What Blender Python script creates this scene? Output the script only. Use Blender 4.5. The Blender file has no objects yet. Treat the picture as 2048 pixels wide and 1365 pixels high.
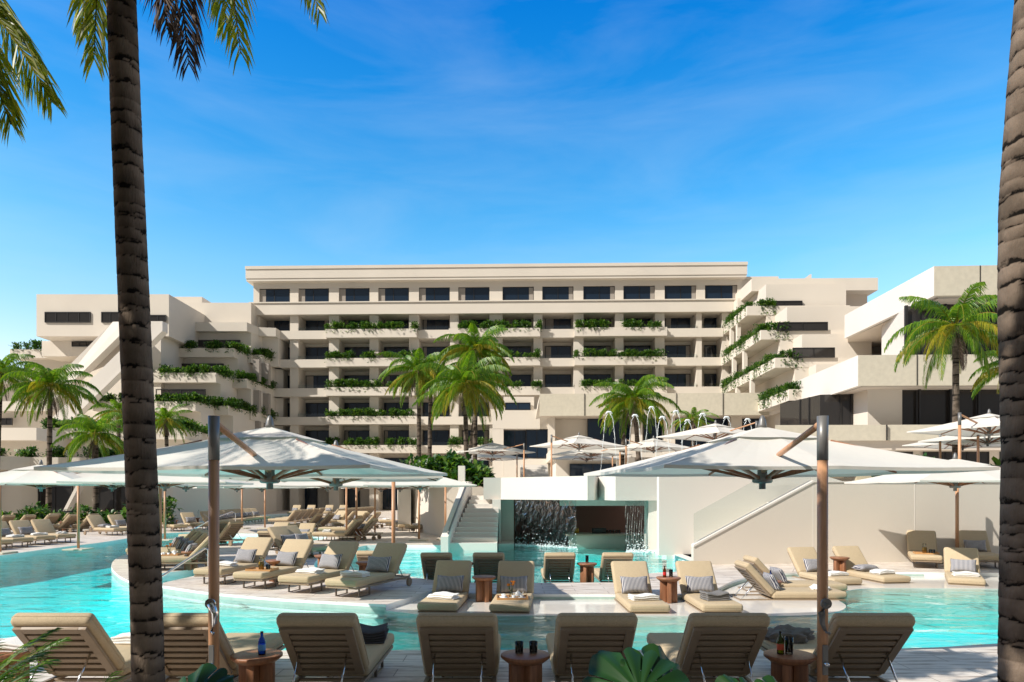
import bpy, bmesh, math, random
import numpy as np
from mathutils import Vector, Matrix
from mathutils.geometry import tessellate_polygon
R = math.radians
F, HX, HY, E = 1365.0, 1024.0, 987.0, 1.85      # focal length in photo pixels, horizon column/row, eye height
SC = bpy.context.scene

# ------------------------------------------------------------------ camera
cam = bpy.data.cameras.new("camera"); cam_o = bpy.data.objects.new("camera", cam)
SC.collection.objects.link(cam_o); SC.camera = cam_o
cam.lens = 24.0; cam.sensor_width = 36.0; cam.shift_y = (HY - 682.5) / 2048.0
cam.clip_end = 3000; cam_o.location = (0, 0, E); cam_o.rotation_euler = (R(90), 0, 0)
SC.render.resolution_x, SC.render.resolution_y = 1024, 682

# ------------------------------------------------------------------ light
SUN_AZ, SUN_EL = R(60), R(40)          # sun behind the camera, to the left
sv = Vector((-math.sin(SUN_AZ) * math.cos(SUN_EL), -math.cos(SUN_AZ) * math.cos(SUN_EL), math.sin(SUN_EL)))
sun = bpy.data.lights.new("sun", 'SUN'); sun.energy = 5.0; sun.angle = R(0.5); sun.color = (1, .945, .865)
so = bpy.data.objects.new("sun", sun); SC.collection.objects.link(so)
so.rotation_euler = sv.to_track_quat('Z', 'Y').to_euler()
W = bpy.data.worlds.new("World"); SC.world = W; W.use_nodes = True
nt = W.node_tree; nt.nodes.clear()
def N(t, tree, **k):
    n = tree.nodes.new(t)
    for a, b in k.items(): setattr(n, a, b)
    return n
wo = N('ShaderNodeOutputWorld', nt); bg = N('ShaderNodeBackground', nt); bg.inputs[1].default_value = .09
sky = N('ShaderNodeTexSky', nt, sky_type='NISHITA', sun_disc=False)
sky.sun_elevation = SUN_EL; sky.sun_rotation = math.atan2(sv.x, sv.y)
sky.air_density = 1.25; sky.dust_density = .35; sky.ozone_density = 5.0
hs = N('ShaderNodeHueSaturation', nt); hs.inputs['Saturation'].default_value = 1.38; hs.inputs['Hue'].default_value = .488; hs.inputs['Value'].default_value = 1.0
nt.links.new(sky.outputs[0], hs.inputs['Color'])
# thin cirrus streaks
tc = N('ShaderNodeTexCoord', nt); mp = N('ShaderNodeMapping', nt)
mp.inputs['Scale'].default_value = (1.6, 1.6, 7.5); mp.inputs['Rotation'].default_value = (0, R(9), 0)
nz = N('ShaderNodeTexNoise', nt); nz.inputs['Scale'].default_value = 1.9; nz.inputs['Detail'].default_value = 7; nz.inputs['Roughness'].default_value = .55
nz.inputs['Distortion'].default_value = .5
cr = N('ShaderNodeValToRGB', nt); cr.color_ramp.elements[0].position = .40; cr.color_ramp.elements[1].position = .85
cr.color_ramp.elements[1].color = (.22, .22, .22, 1)
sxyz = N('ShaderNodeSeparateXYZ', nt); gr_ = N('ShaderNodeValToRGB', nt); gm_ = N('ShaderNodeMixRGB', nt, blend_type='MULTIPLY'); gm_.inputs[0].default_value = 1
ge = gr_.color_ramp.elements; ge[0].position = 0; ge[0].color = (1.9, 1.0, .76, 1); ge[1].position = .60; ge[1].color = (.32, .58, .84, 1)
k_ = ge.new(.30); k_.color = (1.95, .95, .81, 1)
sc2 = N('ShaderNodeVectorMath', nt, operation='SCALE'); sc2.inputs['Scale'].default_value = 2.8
mx = N('ShaderNodeMixRGB', nt); mx.inputs[2].default_value = (6.5, 8.0, 9.6, 1)
nt.links.new(tc.outputs['Generated'], mp.inputs[0]); nt.links.new(mp.outputs[0], nz.inputs[0])
nt.links.new(nz.outputs[0], cr.inputs[0]); nt.links.new(cr.outputs[0], mx.inputs[0])
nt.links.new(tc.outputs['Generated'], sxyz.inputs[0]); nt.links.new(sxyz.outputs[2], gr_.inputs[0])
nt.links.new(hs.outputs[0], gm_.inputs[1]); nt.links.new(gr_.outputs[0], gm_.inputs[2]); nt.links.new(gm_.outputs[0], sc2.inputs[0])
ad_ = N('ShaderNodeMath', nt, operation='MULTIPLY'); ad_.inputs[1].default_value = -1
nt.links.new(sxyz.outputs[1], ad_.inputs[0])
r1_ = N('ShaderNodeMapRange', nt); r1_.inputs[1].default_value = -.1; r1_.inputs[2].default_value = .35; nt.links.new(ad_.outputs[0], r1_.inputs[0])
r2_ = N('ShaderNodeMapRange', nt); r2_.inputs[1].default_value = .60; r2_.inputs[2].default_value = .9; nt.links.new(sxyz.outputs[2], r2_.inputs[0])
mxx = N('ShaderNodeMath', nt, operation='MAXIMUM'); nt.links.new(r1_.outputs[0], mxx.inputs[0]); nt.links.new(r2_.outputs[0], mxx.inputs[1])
sky_fill = N('ShaderNodeMixRGB', nt); sky_fill.inputs[2].default_value = (2.15, 2.25, 2.4, 1)     # added neutral pale sky overhead and behind the viewer, softens the blue fill
mv_ = N('ShaderNodeMath', nt, operation='MULTIPLY'); mv_.inputs[1].default_value = 1.0; nt.links.new(mxx.outputs[0], mv_.inputs[0]); nt.links.new(mv_.outputs[0], sky_fill.inputs[0])
nt.links.new(sc2.outputs[0], sky_fill.inputs[1]); nt.links.new(sky_fill.outputs[0], mx.inputs[1]); nt.links.new(mx.outputs[0], bg.inputs[0]); nt.links.new(bg.outputs[0], wo.inputs[0])
SC.view_settings.view_transform = 'Standard'; SC.view_settings.look = 'None'
SC.view_settings.exposure = 0.2; SC.view_settings.gamma = 1.0
try:
    SC.cycles.use_denoising = True; SC.cycles.max_bounces = 8; SC.cycles.transparent_max_bounces = 16
    SC.cycles.caustics_reflective = False; SC.cycles.caustics_refractive = False
    SC.cycles.diffuse_bounces = 3; SC.cycles.glossy_bounces = 3; SC.cycles.sample_clamp_indirect = 6
except Exception: pass

# ------------------------------------------------------------------ helpers
def at(px, py, D): return Vector(((px - HX) / F * D, D, E + (HY - py) / F * D))
def gnd(px, py, z=0.0):
    D = (E - z) * F / (py - HY); return Vector(((px - HX) / F * D, D, z))
def s2l(c): return tuple((v / 255 / 12.92 if v / 255 <= .04045 else ((v / 255 + .055) / 1.055) ** 2.4) for v in c)
def tag(o, label=None, cat=None, group=None, kind=None):
    if label: o['label'] = label
    if cat: o['category'] = cat
    if group: o['group'] = group
    if kind: o['kind'] = kind
    return o
def empty(name, loc=(0, 0, 0), rz=0.0):
    o = bpy.data.objects.new(name, None); SC.collection.objects.link(o)
    o.location = loc; o.rotation_euler = (0, 0, rz); o.empty_display_size = .2; return o
def link(name, me, parent=None, loc=(0, 0, 0), rot=(0, 0, 0)):
    o = bpy.data.objects.new(name, me); SC.collection.objects.link(o)
    o.parent = parent; o.location = loc; o.rotation_euler = rot; return o
def copy_tree(o, parent=None):
    c = o.copy(); SC.collection.objects.link(c); c.parent = parent
    for ch in list(o.children): copy_tree(ch, c)
    return c

class MB:
    def __init__(s): s.v = []; s.f = []; s.sm = []
    def add(s, vs, fs, smooth=False):
        n = len(s.v); s.v += [tuple(v) for v in vs]
        s.f += [tuple(i + n for i in f) for f in fs]; s.sm += [smooth] * len(fs); return s
    def box(s, x0, x1, y0, y1, z0, z1, M=None):
        vs = [(x, y, z) for z in (z0, z1) for y in (y0, y1) for x in (x0, x1)]
        if M is not None: vs = [tuple(M @ Vector(v)) for v in vs]
        return s.add(vs, [(0, 2, 3, 1), (4, 5, 7, 6), (0, 1, 5, 4), (2, 6, 7, 3), (0, 4, 6, 2), (1, 3, 7, 5)])
    def prism(s, poly, z0, z1, holes=()):
        # poly: list of (x,y); z1 top. holes are lists too
        loops = [list(poly)] + [list(h) for h in holes]
        flat = [p for l in loops for p in l]
        tris = tessellate_polygon([[Vector((p[0], p[1], 0)) for p in l] for l in loops])
        n = len(flat); vs = [(p[0], p[1], z1) for p in flat] + [(p[0], p[1], z0) for p in flat]
        fs = []
        for t in tris:
            a, b, c = [Vector(flat[i]) .to_3d() if len(flat[i]) == 2 else Vector(flat[i]) for i in t]
            if (b - a).cross(c - a).z < 0: t = (t[0], t[2], t[1])
            fs.append(tuple(t)); fs.append((t[0] + n, t[2] + n, t[1] + n))
        k = 0
        for l in loops:
            m = len(l); ar = sum(l[i][0] * l[(i + 1) % m][1] - l[(i + 1) % m][0] * l[i][1] for i in range(m))
            ccw = (ar > 0) == (k == 0)
            for i in range(m):
                a, b = k + i, k + (i + 1) % m
                fs.append((a, a + n, b + n, b) if ccw else (a, b, b + n, a + n))
            k += m
        return s.add(vs, fs)
    def wallpoly(s, pts, thick):
        # pts: 3D points of a roughly vertical polygon, extruded along +Y
        n = len(pts); vs = [tuple(p) for p in pts] + [(p[0], p[1] + thick, p[2]) for p in pts]
        return s.add(vs, [tuple(range(n)), tuple(range(2 * n - 1, n - 1, -1))] + [(i, (i + 1) % n, (i + 1) % n + n, i + n)[::-1] for i in range(n)])
    def tube(s, path, r, n=8, caps=True, smooth=True, sq=None):
        path = [Vector(p) for p in path]; m = len(path)
        rs = r if isinstance(r, (list, tuple)) else [r] * m
        rings = []; up = Vector((0, 0, 1))
        for i, p in enumerate(path):
            t = (path[min(i + 1, m - 1)] - path[max(i - 1, 0)]).normalized()
            a = up.cross(t) if abs(t.z) < .95 else Vector((1, 0, 0)).cross(t)
            a.normalize(); b = t.cross(a)
            rings += [p + (a * math.cos(2 * math.pi * (j + .5) / n) + b * math.sin(2 * math.pi * (j + .5) / n)) * rs[i] for j in range(n)]
        fs = [(i * n + j, i * n + (j + 1) % n, (i + 1) * n + (j + 1) % n, (i + 1) * n + j) for i in range(m - 1) for j in range(n)]
        s.add(rings, fs, smooth)
        if caps:
            k = len(s.v) - len(rings)
            s.f += [tuple(k + j for j in range(n))[::-1], tuple(k + (m - 1) * n + j for j in range(n))]; s.sm += [False, False]
        return s
    def lathe(s, prof, n=20, c=(0, 0, 0), smooth=True):
        vs = [(c[0] + r * math.cos(2 * math.pi * j / n), c[1] + r * math.sin(2 * math.pi * j / n), c[2] + z) for r, z in prof for j in range(n)]
        m = len(prof)
        fs = [(i * n + j, i * n + (j + 1) % n, (i + 1) * n + (j + 1) % n, (i + 1) * n + j) for i in range(m - 1) for j in range(n)]
        s.add(vs, fs, smooth); k = len(s.v) - len(vs)
        s.f += [tuple(k + j for j in range(n))[::-1], tuple(k + (m - 1) * n + j for j in range(n))]; s.sm += [False, False]
        return s
    def mesh(s, name, mat, bevel=0, seg=2, bang=None):
        me = bpy.data.meshes.new(name); me.from_pydata(s.v, [], s.f); me.update()
        if mat is not None: me.materials.append(mat)
        me.polygons.foreach_set('use_smooth', s.sm)
        if bevel:
            bm = bmesh.new(); bm.from_mesh(me)
            bmesh.ops.remove_doubles(bm, verts=bm.verts, dist=1e-5)
            eds = [e for e in bm.edges if len(e.link_faces) == 2 and e.calc_face_angle(0) > R(25)]
            bmesh.ops.bevel(bm, geom=eds, offset=bevel, segments=seg, profile=.5, affect='EDGES', clamp_overlap=True)
            for f in bm.faces: f.smooth = seg > 1
            bm.to_mesh(me); bm.free()
        return me
    def build(s, name, mat, parent=None, bevel=0, seg=2, loc=(0, 0, 0), rot=(0, 0, 0)):
        return link(name, s.mesh(name, mat, bevel, seg), parent, loc, rot)

# ------------------------------------------------------------------ materials
def newmat(name):
    m = bpy.data.materials.new(name); m.use_nodes = True; t = m.node_tree
    return m, t, t.nodes['Principled BSDF']
def simple(name, col, rough=.6, metal=0, bump=0, bscale=30, var=0, vscale=3, spec=.5, stretch=None, coord='Object'):
    m, t, b = newmat(name); b.inputs['Base Color'].default_value = (*col, 1); b.inputs['Roughness'].default_value = rough
    b.inputs['Metallic'].default_value = metal; b.inputs['Specular IOR Level'].default_value = spec
    tcn = N('ShaderNodeTexCoord', t); src = tcn.outputs[coord]
    if stretch:
        mpn = N('ShaderNodeMapping', t); mpn.inputs['Scale'].default_value = stretch
        t.links.new(src, mpn.inputs[0]); src = mpn.outputs[0]
    if var:
        n = N('ShaderNodeTexNoise', t); n.inputs['Scale'].default_value = vscale; n.inputs['Detail'].default_value = 5
        r = N('ShaderNodeValToRGB', t); r.color_ramp.elements[0].position = .3; r.color_ramp.elements[1].position = .7
        r.color_ramp.elements[0].color = (*[c * (1 - var) for c in col], 1); r.color_ramp.elements[1].color = (*[min(1, c * (1 + var * .6)) for c in col], 1)
        t.links.new(src, n.inputs[0]); t.links.new(n.outputs[0], r.inputs[0]); t.links.new(r.outputs[0], b.inputs['Base Color'])
    if bump:
        n2 = N('ShaderNodeTexNoise', t); n2.inputs['Scale'].default_value = bscale; n2.inputs['Detail'].default_value = 4
        bp = N('ShaderNodeBump', t); bp.inputs['Strength'].default_value = bump; bp.inputs['Distance'].default_value = .01
        t.links.new(src, n2.inputs[0]); t.links.new(n2.outputs[0], bp.inputs['Height']); t.links.new(bp.outputs[0], b.inputs['Normal'])
    return m
M = {}
M['stucco'] = simple('warm_stucco', (.71, .645, .555), .85, bump=.25, bscale=12, var=.05, vscale=.25, spec=.2)
M['white'] = simple('white_stucco', (.74, .69, .625), .8, bump=.2, bscale=14, var=.04, vscale=.3, spec=.2)
M['concrete'] = simple('textured_concrete', (.60, .55, .44), .9, bump=.5, bscale=6, var=.07, vscale=3.5, spec=.15)
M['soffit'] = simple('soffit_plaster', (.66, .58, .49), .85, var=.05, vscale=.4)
M['frame'] = simple('dark_window_frame', (.018, .017, .017), .45)
M['metal'] = simple('grey_metal', (.20, .195, .185), .42, .35)
M['chrome'] = simple('polished_steel', (.75, .75, .76), .18, 1)
M['taupe'] = simple('taupe_frame', (.28, .205, .135), .45, var=.08, vscale=8)
M['bronze'] = simple('bronze_legs', (.17, .14, .115), .4, .5)
M['wood'] = simple('oiled_teak', (.30, .13, .062), .45, var=.3, vscale=6, stretch=(6, 6, .7), bump=.15, bscale=40)
M['pole'] = simple('teak_pole', (.55, .29, .15), .42, var=.2, vscale=5, stretch=(9, 9, .5), bump=.1, bscale=40)
M['tray'] = simple('light_wood_tray', (.55, .30, .12), .5, var=.2, vscale=10)
M['towel'] = simple('white_towel', (.82, .80, .76), .95, bump=.8, bscale=120, spec=.1)
M['greytowel'] = simple('grey_towel', (.20, .19, .18), .95, bump=.8, bscale=120, spec=.1)
M['darktowel'] = simple('charcoal_blanket', (.075, .075, .085), .95, bump=.8, bscale=120, spec=.1)
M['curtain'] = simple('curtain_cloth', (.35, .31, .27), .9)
M['china'] = simple('white_china', (.8, .8, .78), .2)
M['dead'] = simple('dead_frond', (.15, .105, .08), .9, var=.3, vscale=8)
M['soil'] = simple('planter_soil', (.06, .04, .03), .95, var=.3, vscale=6)
M['counter'] = simple('bar_counter', (.45, .36, .28), .5)
M['barwall'] = simple('bar_back_wall', (.33, .17, .125), .7, var=.06, vscale=1)
M['tile'] = simple('waterline_tile', (.42, .55, .50), .35, var=.1, vscale=6)
M['liquor'] = simple('amber_liquid', (.55, .30, .03), .1)
M['cola'] = simple('dark_drink', (.03, .012, .008), .1)
M['blossom'] = simple('orange_blossom', (.75, .30, .03), .6)
M['red'] = simple('red_blossom', (.6, .02, .02), .6)

def fabric(name, col):
    m, t, b = newmat(name); b.inputs['Roughness'].default_value = .95; b.inputs['Specular IOR Level'].default_value = .1
    tcn = N('ShaderNodeTexCoord', t); n = N('ShaderNodeTexNoise', t); n.inputs['Scale'].default_value = 260; n.inputs['Detail'].default_value = 2
    r = N('ShaderNodeValToRGB', t); r.color_ramp.elements[0].position = .35; r.color_ramp.elements[1].position = .65
    r.color_ramp.elements[0].color = (*[c * .72 for c in col], 1); r.color_ramp.elements[1].color = (*[min(1, c * 1.18) for c in col], 1)
    bp = N('ShaderNodeBump', t); bp.inputs['Strength'].default_value = .5; bp.inputs['Distance'].default_value = .003
    n3 = N('ShaderNodeTexNoise', t); n3.inputs['Scale'].default_value = 7
    bp2 = N('ShaderNodeBump', t); bp2.inputs['Strength'].default_value = .35; bp2.inputs['Distance'].default_value = .02
    L = t.links.new
    L(tcn.outputs['Object'], n.inputs[0]); L(n.outputs[0], r.inputs[0]); L(r.outputs[0], b.inputs['Base Color'])
    L(tcn.outputs['Object'], n3.inputs[0]); L(n3.outputs[0], bp2.inputs['Height']); L(n.outputs[0], bp.inputs['Height'])
    L(bp2.outputs[0], bp.inputs['Normal']); L(bp.outputs[0], b.inputs['Normal']); return m
M['cushion'] = fabric('oat_cushion_fabric', (.53, .42, .275))
def stripe():
    m, t, b = newmat('striped_pillow_fabric'); b.inputs['Roughness'].default_value = .95
    tcn = N('ShaderNodeTexCoord', t); sx = N('ShaderNodeSeparateXYZ', t); mu = N('ShaderNodeMath', t, operation='MULTIPLY'); mu.inputs[1].default_value = 42
    fr = N('ShaderNodeMath', t, operation='FRACT'); gt = N('ShaderNodeMath', t, operation='GREATER_THAN'); gt.inputs[1].default_value = .52
    mxn = N('ShaderNodeMixRGB', t); mxn.inputs[1].default_value = (.045, .05, .085, 1); mxn.inputs[2].default_value = (.55, .53, .52, 1)
    L = t.links.new; L(tcn.outputs['Object'], sx.inputs[0]); L(sx.outputs[0], mu.inputs[0]); L(mu.outputs[0], fr.inputs[0])
    L(fr.outputs[0], gt.inputs[0]); L(gt.outputs[0], mxn.inputs[0]); L(mxn.outputs[0], b.inputs['Base Color']); return m
M['stripe'] = stripe()
def canopy():
    m, t, b = newmat('white_canopy_cloth'); b.inputs['Base Color'].default_value = (.80, .75, .67, 1); b.inputs['Roughness'].default_value = .9
    b.inputs['Specular IOR Level'].default_value = .1
    tr = N('ShaderNodeBsdfTranslucent', t); tr.inputs[0].default_value = (.62, .66, .62, 1)
    mxs = N('ShaderNodeMixShader', t); mxs.inputs[0].default_value = .2
    n = N('ShaderNodeTexNoise', t); n.inputs['Scale'].default_value = 1.6; n.inputs['Detail'].default_value = 3
    bp = N('ShaderNodeBump', t); bp.inputs['Strength'].default_value = .35; bp.inputs['Distance'].default_value = .06
    tcn = N('ShaderNodeTexCoord', t); L = t.links.new
    L(tcn.outputs['Object'], n.inputs[0]); L(n.outputs[0], bp.inputs['Height']); L(bp.outputs[0], b.inputs['Normal'])
    L(b.outputs[0], mxs.inputs[1]); L(tr.outputs[0], mxs.inputs[2]); L(mxs.outputs[0], t.nodes['Material Output'].inputs[0]); return m
M['canopy'] = canopy()
def leaf(name, c1, c2, c3, trans=.35):
    m, t, b = newmat(name); b.inputs['Roughness'].default_value = .42; b.inputs['Specular IOR Level'].default_value = .5
    g = N('ShaderNodeNewGeometry', t); r = N('ShaderNodeValToRGB', t); r.color_ramp.elements[0].color = (*c1, 1); r.color_ramp.elements[1].color = (*c3, 1)
    e = r.color_ramp.elements.new(.55); e.color = (*c2, 1)
    tr = N('ShaderNodeBsdfTranslucent', t); mxs = N('ShaderNodeMixShader', t); mxs.inputs[0].default_value = trans
    L = t.links.new; L(g.outputs['Random Per Island'], r.inputs[0]); L(r.outputs[0], b.inputs['Base Color'])
    gm = N('ShaderNodeMixRGB', t, blend_type='MULTIPLY'); gm.inputs[0].default_value = 1; gm.inputs[2].default_value = (1.5, 1.6, .5, 1)
    L(r.outputs[0], gm.inputs[1]); L(gm.outputs[0], tr.inputs[0])
    L(b.outputs[0], mxs.inputs[1]); L(tr.outputs[0], mxs.inputs[2]); L(mxs.outputs[0], t.nodes['Material Output'].inputs[0]); return m
M['leaf'] = leaf('shrub_leaves', (.018, .06, .012), (.045, .13, .02), (.16, .26, .035))
M['frond'] = leaf('palm_leaflets', (.055, .15, .012), (.12, .24, .018), (.25, .34, .03), .4)
M['oldfrond'] = leaf('old_palm_leaflets', (.14, .19, .018), (.32, .30, .03), (.42, .28, .04), .4)
M['monstera'] = leaf('monstera_leaf', (.009, .036, .005), (.012, .045, .006), (.016, .058, .008), .1)
M['monstera'].node_tree.nodes['Principled BSDF'].inputs['Roughness'].default_value = .5; M['monstera'].node_tree.nodes['Principled BSDF'].inputs['Specular IOR Level'].default_value = .22
M['fern'] = leaf('fern_leaf', (.10, .22, .03), (.16, .30, .04), (.24, .36, .06), .35)
M['topfrond'] = leaf('overhead_palm_leaflets', (.10, .14, .014), (.22, .24, .02), (.38, .32, .035), .45)
def trunkmat(name, scale, col=(.20, .165, .135)):
    m, t, b = newmat(name); b.inputs['Roughness'].default_value = .95; b.inputs['Specular IOR Level'].default_value = .15
    tcn = N('ShaderNodeTexCoord', t); L = t.links.new
    mpn = N('ShaderNodeMapping', t); mpn.inputs['Scale'].default_value = (.22, .22, 1.6); L(tcn.outputs['Object'], mpn.inputs[0])
    w = N('ShaderNodeTexNoise', t); w.inputs['Scale'].default_value = scale * 2.4; w.inputs['Detail'].default_value = 5; w.inputs['Roughness'].default_value = .62; w.inputs['Distortion'].default_value = .25
    L(mpn.outputs[0], w.inputs[0])
    n = N('ShaderNodeTexNoise', t); n.inputs['Scale'].default_value = scale * 2.2; n.inputs['Detail'].default_value = 6; L(tcn.outputs['Object'], n.inputs[0])
    r = N('ShaderNodeValToRGB', t); r.color_ramp.elements[0].position = .40; r.color_ramp.elements[0].color = (.018, .015, .012, 1)
    r.color_ramp.elements[1].position = .50; r.color_ramp.elements[1].color = (*col, 1); L(w.outputs[0], r.inputs[0])
    r2 = N('ShaderNodeValToRGB', t); r2.color_ramp.elements[0].position = .35; r2.color_ramp.elements[0].color = (.42, .40, .38, 1)
    r2.color_ramp.elements[1].position = .6; r2.color_ramp.elements[1].color = (1, 1, 1, 1); L(n.outputs[0], r2.inputs[0])
    mu = N('ShaderNodeMixRGB', t, blend_type='MULTIPLY'); mu.inputs[0].default_value = 1; L(r.outputs[0], mu.inputs[1]); L(r2.outputs[0], mu.inputs[2])
    L(mu.outputs[0], b.inputs['Base Color'])
    n5 = N('ShaderNodeTexNoise', t); n5.inputs['Scale'].default_value = 60; n5.inputs['Detail'].default_value = 3
    mp5 = N('ShaderNodeMapping', t); mp5.inputs['Scale'].default_value = (1, 1, .3); L(tcn.outputs['Object'], mp5.inputs[0]); L(mp5.outputs[0], n5.inputs[0])
    ad = N('ShaderNodeMath', t, operation='ADD'); L(w.outputs[0], ad.inputs[0]); L(n5.outputs[0], ad.inputs[1])
    bp = N('ShaderNodeBump', t); bp.inputs['Strength'].default_value = .7; bp.inputs['Distance'].default_value = .012
    L(ad.outputs[0], bp.inputs['Height']); L(bp.outputs[0], b.inputs['Normal']); return m
M['trunk'] = trunkmat('palm_bark', 2.2, (.165, .13, .10)); M['bark_far'] = trunkmat('palm_bark_far', 1.6, (.17, .135, .105))

def nearbark():
    m, t, b = newmat('ringed_palm_bark'); b.inputs['Roughness'].default_value = .95; b.inputs['Specular IOR Level'].default_value = .1; L = t.links.new
    a = N('ShaderNodeAttribute', t, attribute_name='ringq'); tcn = N('ShaderNodeTexCoord', t)
    n = N('ShaderNodeTexNoise', t); n.inputs['Scale'].default_value = 9; n.inputs['Detail'].default_value = 8; n.inputs['Roughness'].default_value = .7; L(tcn.outputs['Object'], n.inputs[0])
    mr = N('ShaderNodeMapRange', t); mr.inputs[1].default_value = .3; mr.inputs[2].default_value = .7; mr.inputs[3].default_value = -.22; mr.inputs[4].default_value = .28; L(n.outputs[0], mr.inputs[0])
    ad = N('ShaderNodeMath', t, operation='ADD'); L(a.outputs['Fac'], ad.inputs[0]); L(mr.outputs[0], ad.inputs[1])
    r = N('ShaderNodeValToRGB', t); e = r.color_ramp.elements; e[0].position = .10; e[0].color = (.012, .010, .008, 1); e[1].position = .24; e[1].color = (.13, .102, .078, 1); k = e.new(.9); k.color = (.22, .175, .135, 1); L(ad.outputs[0], r.inputs[0])
    mp2 = N('ShaderNodeMapping', t); mp2.inputs['Scale'].default_value = (1, 1, .22); L(tcn.outputs['Object'], mp2.inputs[0])
    n2 = N('ShaderNodeTexNoise', t); n2.inputs['Scale'].default_value = 90; n2.inputs['Detail'].default_value = 4; L(mp2.outputs[0], n2.inputs[0])
    n3 = N('ShaderNodeTexNoise', t); n3.inputs['Scale'].default_value = 3.2; n3.inputs['Detail'].default_value = 5; L(tcn.outputs['Object'], n3.inputs[0])
    r2 = N('ShaderNodeValToRGB', t); r2.color_ramp.elements[0].position = .35; r2.color_ramp.elements[0].color = (.5, .48, .46, 1); r2.color_ramp.elements[1].position = .6; r2.color_ramp.elements[1].color = (1.05, 1, .97, 1); L(n3.outputs[0], r2.inputs[0])
    mu = N('ShaderNodeMixRGB', t, blend_type='MULTIPLY'); mu.inputs[0].default_value = 1; L(r.outputs[0], mu.inputs[1]); L(r2.outputs[0], mu.inputs[2]); L(mu.outputs[0], b.inputs['Base Color'])
    bp = N('ShaderNodeBump', t); bp.inputs['Strength'].default_value = .8; bp.inputs['Distance'].default_value = .008; sm = N('ShaderNodeMath', t, operation='ADD'); L(n2.outputs[0], sm.inputs[0]); L(n.outputs[0], sm.inputs[1]); L(sm.outputs[0], bp.inputs['Height']); L(bp.outputs[0], b.inputs['Normal']); return m
M['nearbark'] = nearbark()
def deckmat():
    m, t, b = newmat('travertine_planks'); b.inputs['Roughness'].default_value = .6; L = t.links.new
    tcn = N('ShaderNodeTexCoord', t)
    mpn = N('ShaderNodeMapping', t); mpn.inputs['Scale'].default_value = (.7, 6, 1); L(tcn.outputs['Object'], mpn.inputs[0])
    n = N('ShaderNodeTexNoise', t); n.inputs['Scale'].default_value = 2.2; n.inputs['Detail'].default_value = 8; n.inputs['Roughness'].default_value = .68
    L(mpn.outputs[0], n.inputs[0])
    r = N('ShaderNodeValToRGB', t); e = r.color_ramp.elements
    e[0].position = .34; e[0].color = (.25, .19, .145, 1); e[1].position = .52; e[1].color = (.76, .69, .61, 1)
    k = e.new(.44); k.color = (.58, .49, .41, 1); L(n.outputs[0], r.inputs[0])
    br = N('ShaderNodeTexBrick', t); br.inputs['Scale'].default_value = 1; br.inputs['Brick Width'].default_value = 1.2; br.inputs['Row Height'].default_value = .3
    br.inputs['Mortar Size'].default_value = .006; br.inputs['Color1'].default_value = (1, 1, 1, 1); br.inputs['Color2'].default_value = (.88, .87, .86, 1)
    br.inputs['Mortar'].default_value = (.45, .42, .4, 1); L(tcn.outputs['Object'], br.inputs[0])
    mu = N('ShaderNodeMixRGB', t, blend_type='MULTIPLY'); mu.inputs[0].default_value = 1; L(r.outputs[0], mu.inputs[1]); L(br.outputs[0], mu.inputs[2])
    L(mu.outputs[0], b.inputs['Base Color'])
    bp = N('ShaderNodeBump', t); bp.inputs['Strength'].default_value = .3; bp.inputs['Distance'].default_value = .01; L(n.outputs[0], bp.inputs['Height']); L(bp.outputs[0], b.inputs['Normal'])
    return m
M['deck'] = deckmat()
M['plaster'] = simple('pool_plaster', (.90, .92, .90), .7, var=.05, vscale=2)
M['ledge'] = simple('wet_white_ledge', (.74, .70, .64), .12, var=.06, vscale=3, bump=.06, bscale=3, spec=.5)
def water():
    m, t, b = newmat('pool_water'); L = t.links.new
    t.nodes.remove(b)
    tr = N('ShaderNodeBsdfTransparent', t); tr.inputs[0].default_value = (.93, 1, 1, 1)
    gl = N('ShaderNodeBsdfGlossy', t); gl.inputs['Roughness'].default_value = .02; gl.inputs[0].default_value = (1, 1, 1, 1)
    tcn = N('ShaderNodeTexCoord', t); mpn = N('ShaderNodeMapping', t); mpn.inputs['Scale'].default_value = (.75, 1.5, 1); L(tcn.outputs['Object'], mpn.inputs[0])
    n = N('ShaderNodeTexNoise', t); n.inputs['Scale'].default_value = 1.3; n.inputs['Detail'].default_value = 4; n.inputs['Roughness'].default_value = .5; n.inputs['Distortion'].default_value = .6
    L(mpn.outputs[0], n.inputs[0])
    bp = N('ShaderNodeBump', t); bp.inputs['Strength'].default_value = .85; bp.inputs['Distance'].default_value = .07; L(n.outputs[0], bp.inputs['Height'])
    fr = N('ShaderNodeFresnel', t); fr.inputs[0].default_value = 1.2; L(bp.outputs[0], fr.inputs['Normal']); L(bp.outputs[0], gl.inputs['Normal'])
    mxs = N('ShaderNodeMixShader', t); L(fr.outputs[0], mxs.inputs[0]); L(tr.outputs[0], mxs.inputs[1]); L(gl.outputs[0], mxs.inputs[2])
    L(mxs.outputs[0], t.nodes['Material Output'].inputs[0])
    va = N('ShaderNodeVolumeAbsorption', t); va.inputs[0].default_value = (0, .975, .997, 1); va.inputs[1].default_value = .66; L(va.outputs[0], t.nodes['Material Output'].inputs[1]); return m
M['water'] = water()
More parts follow.
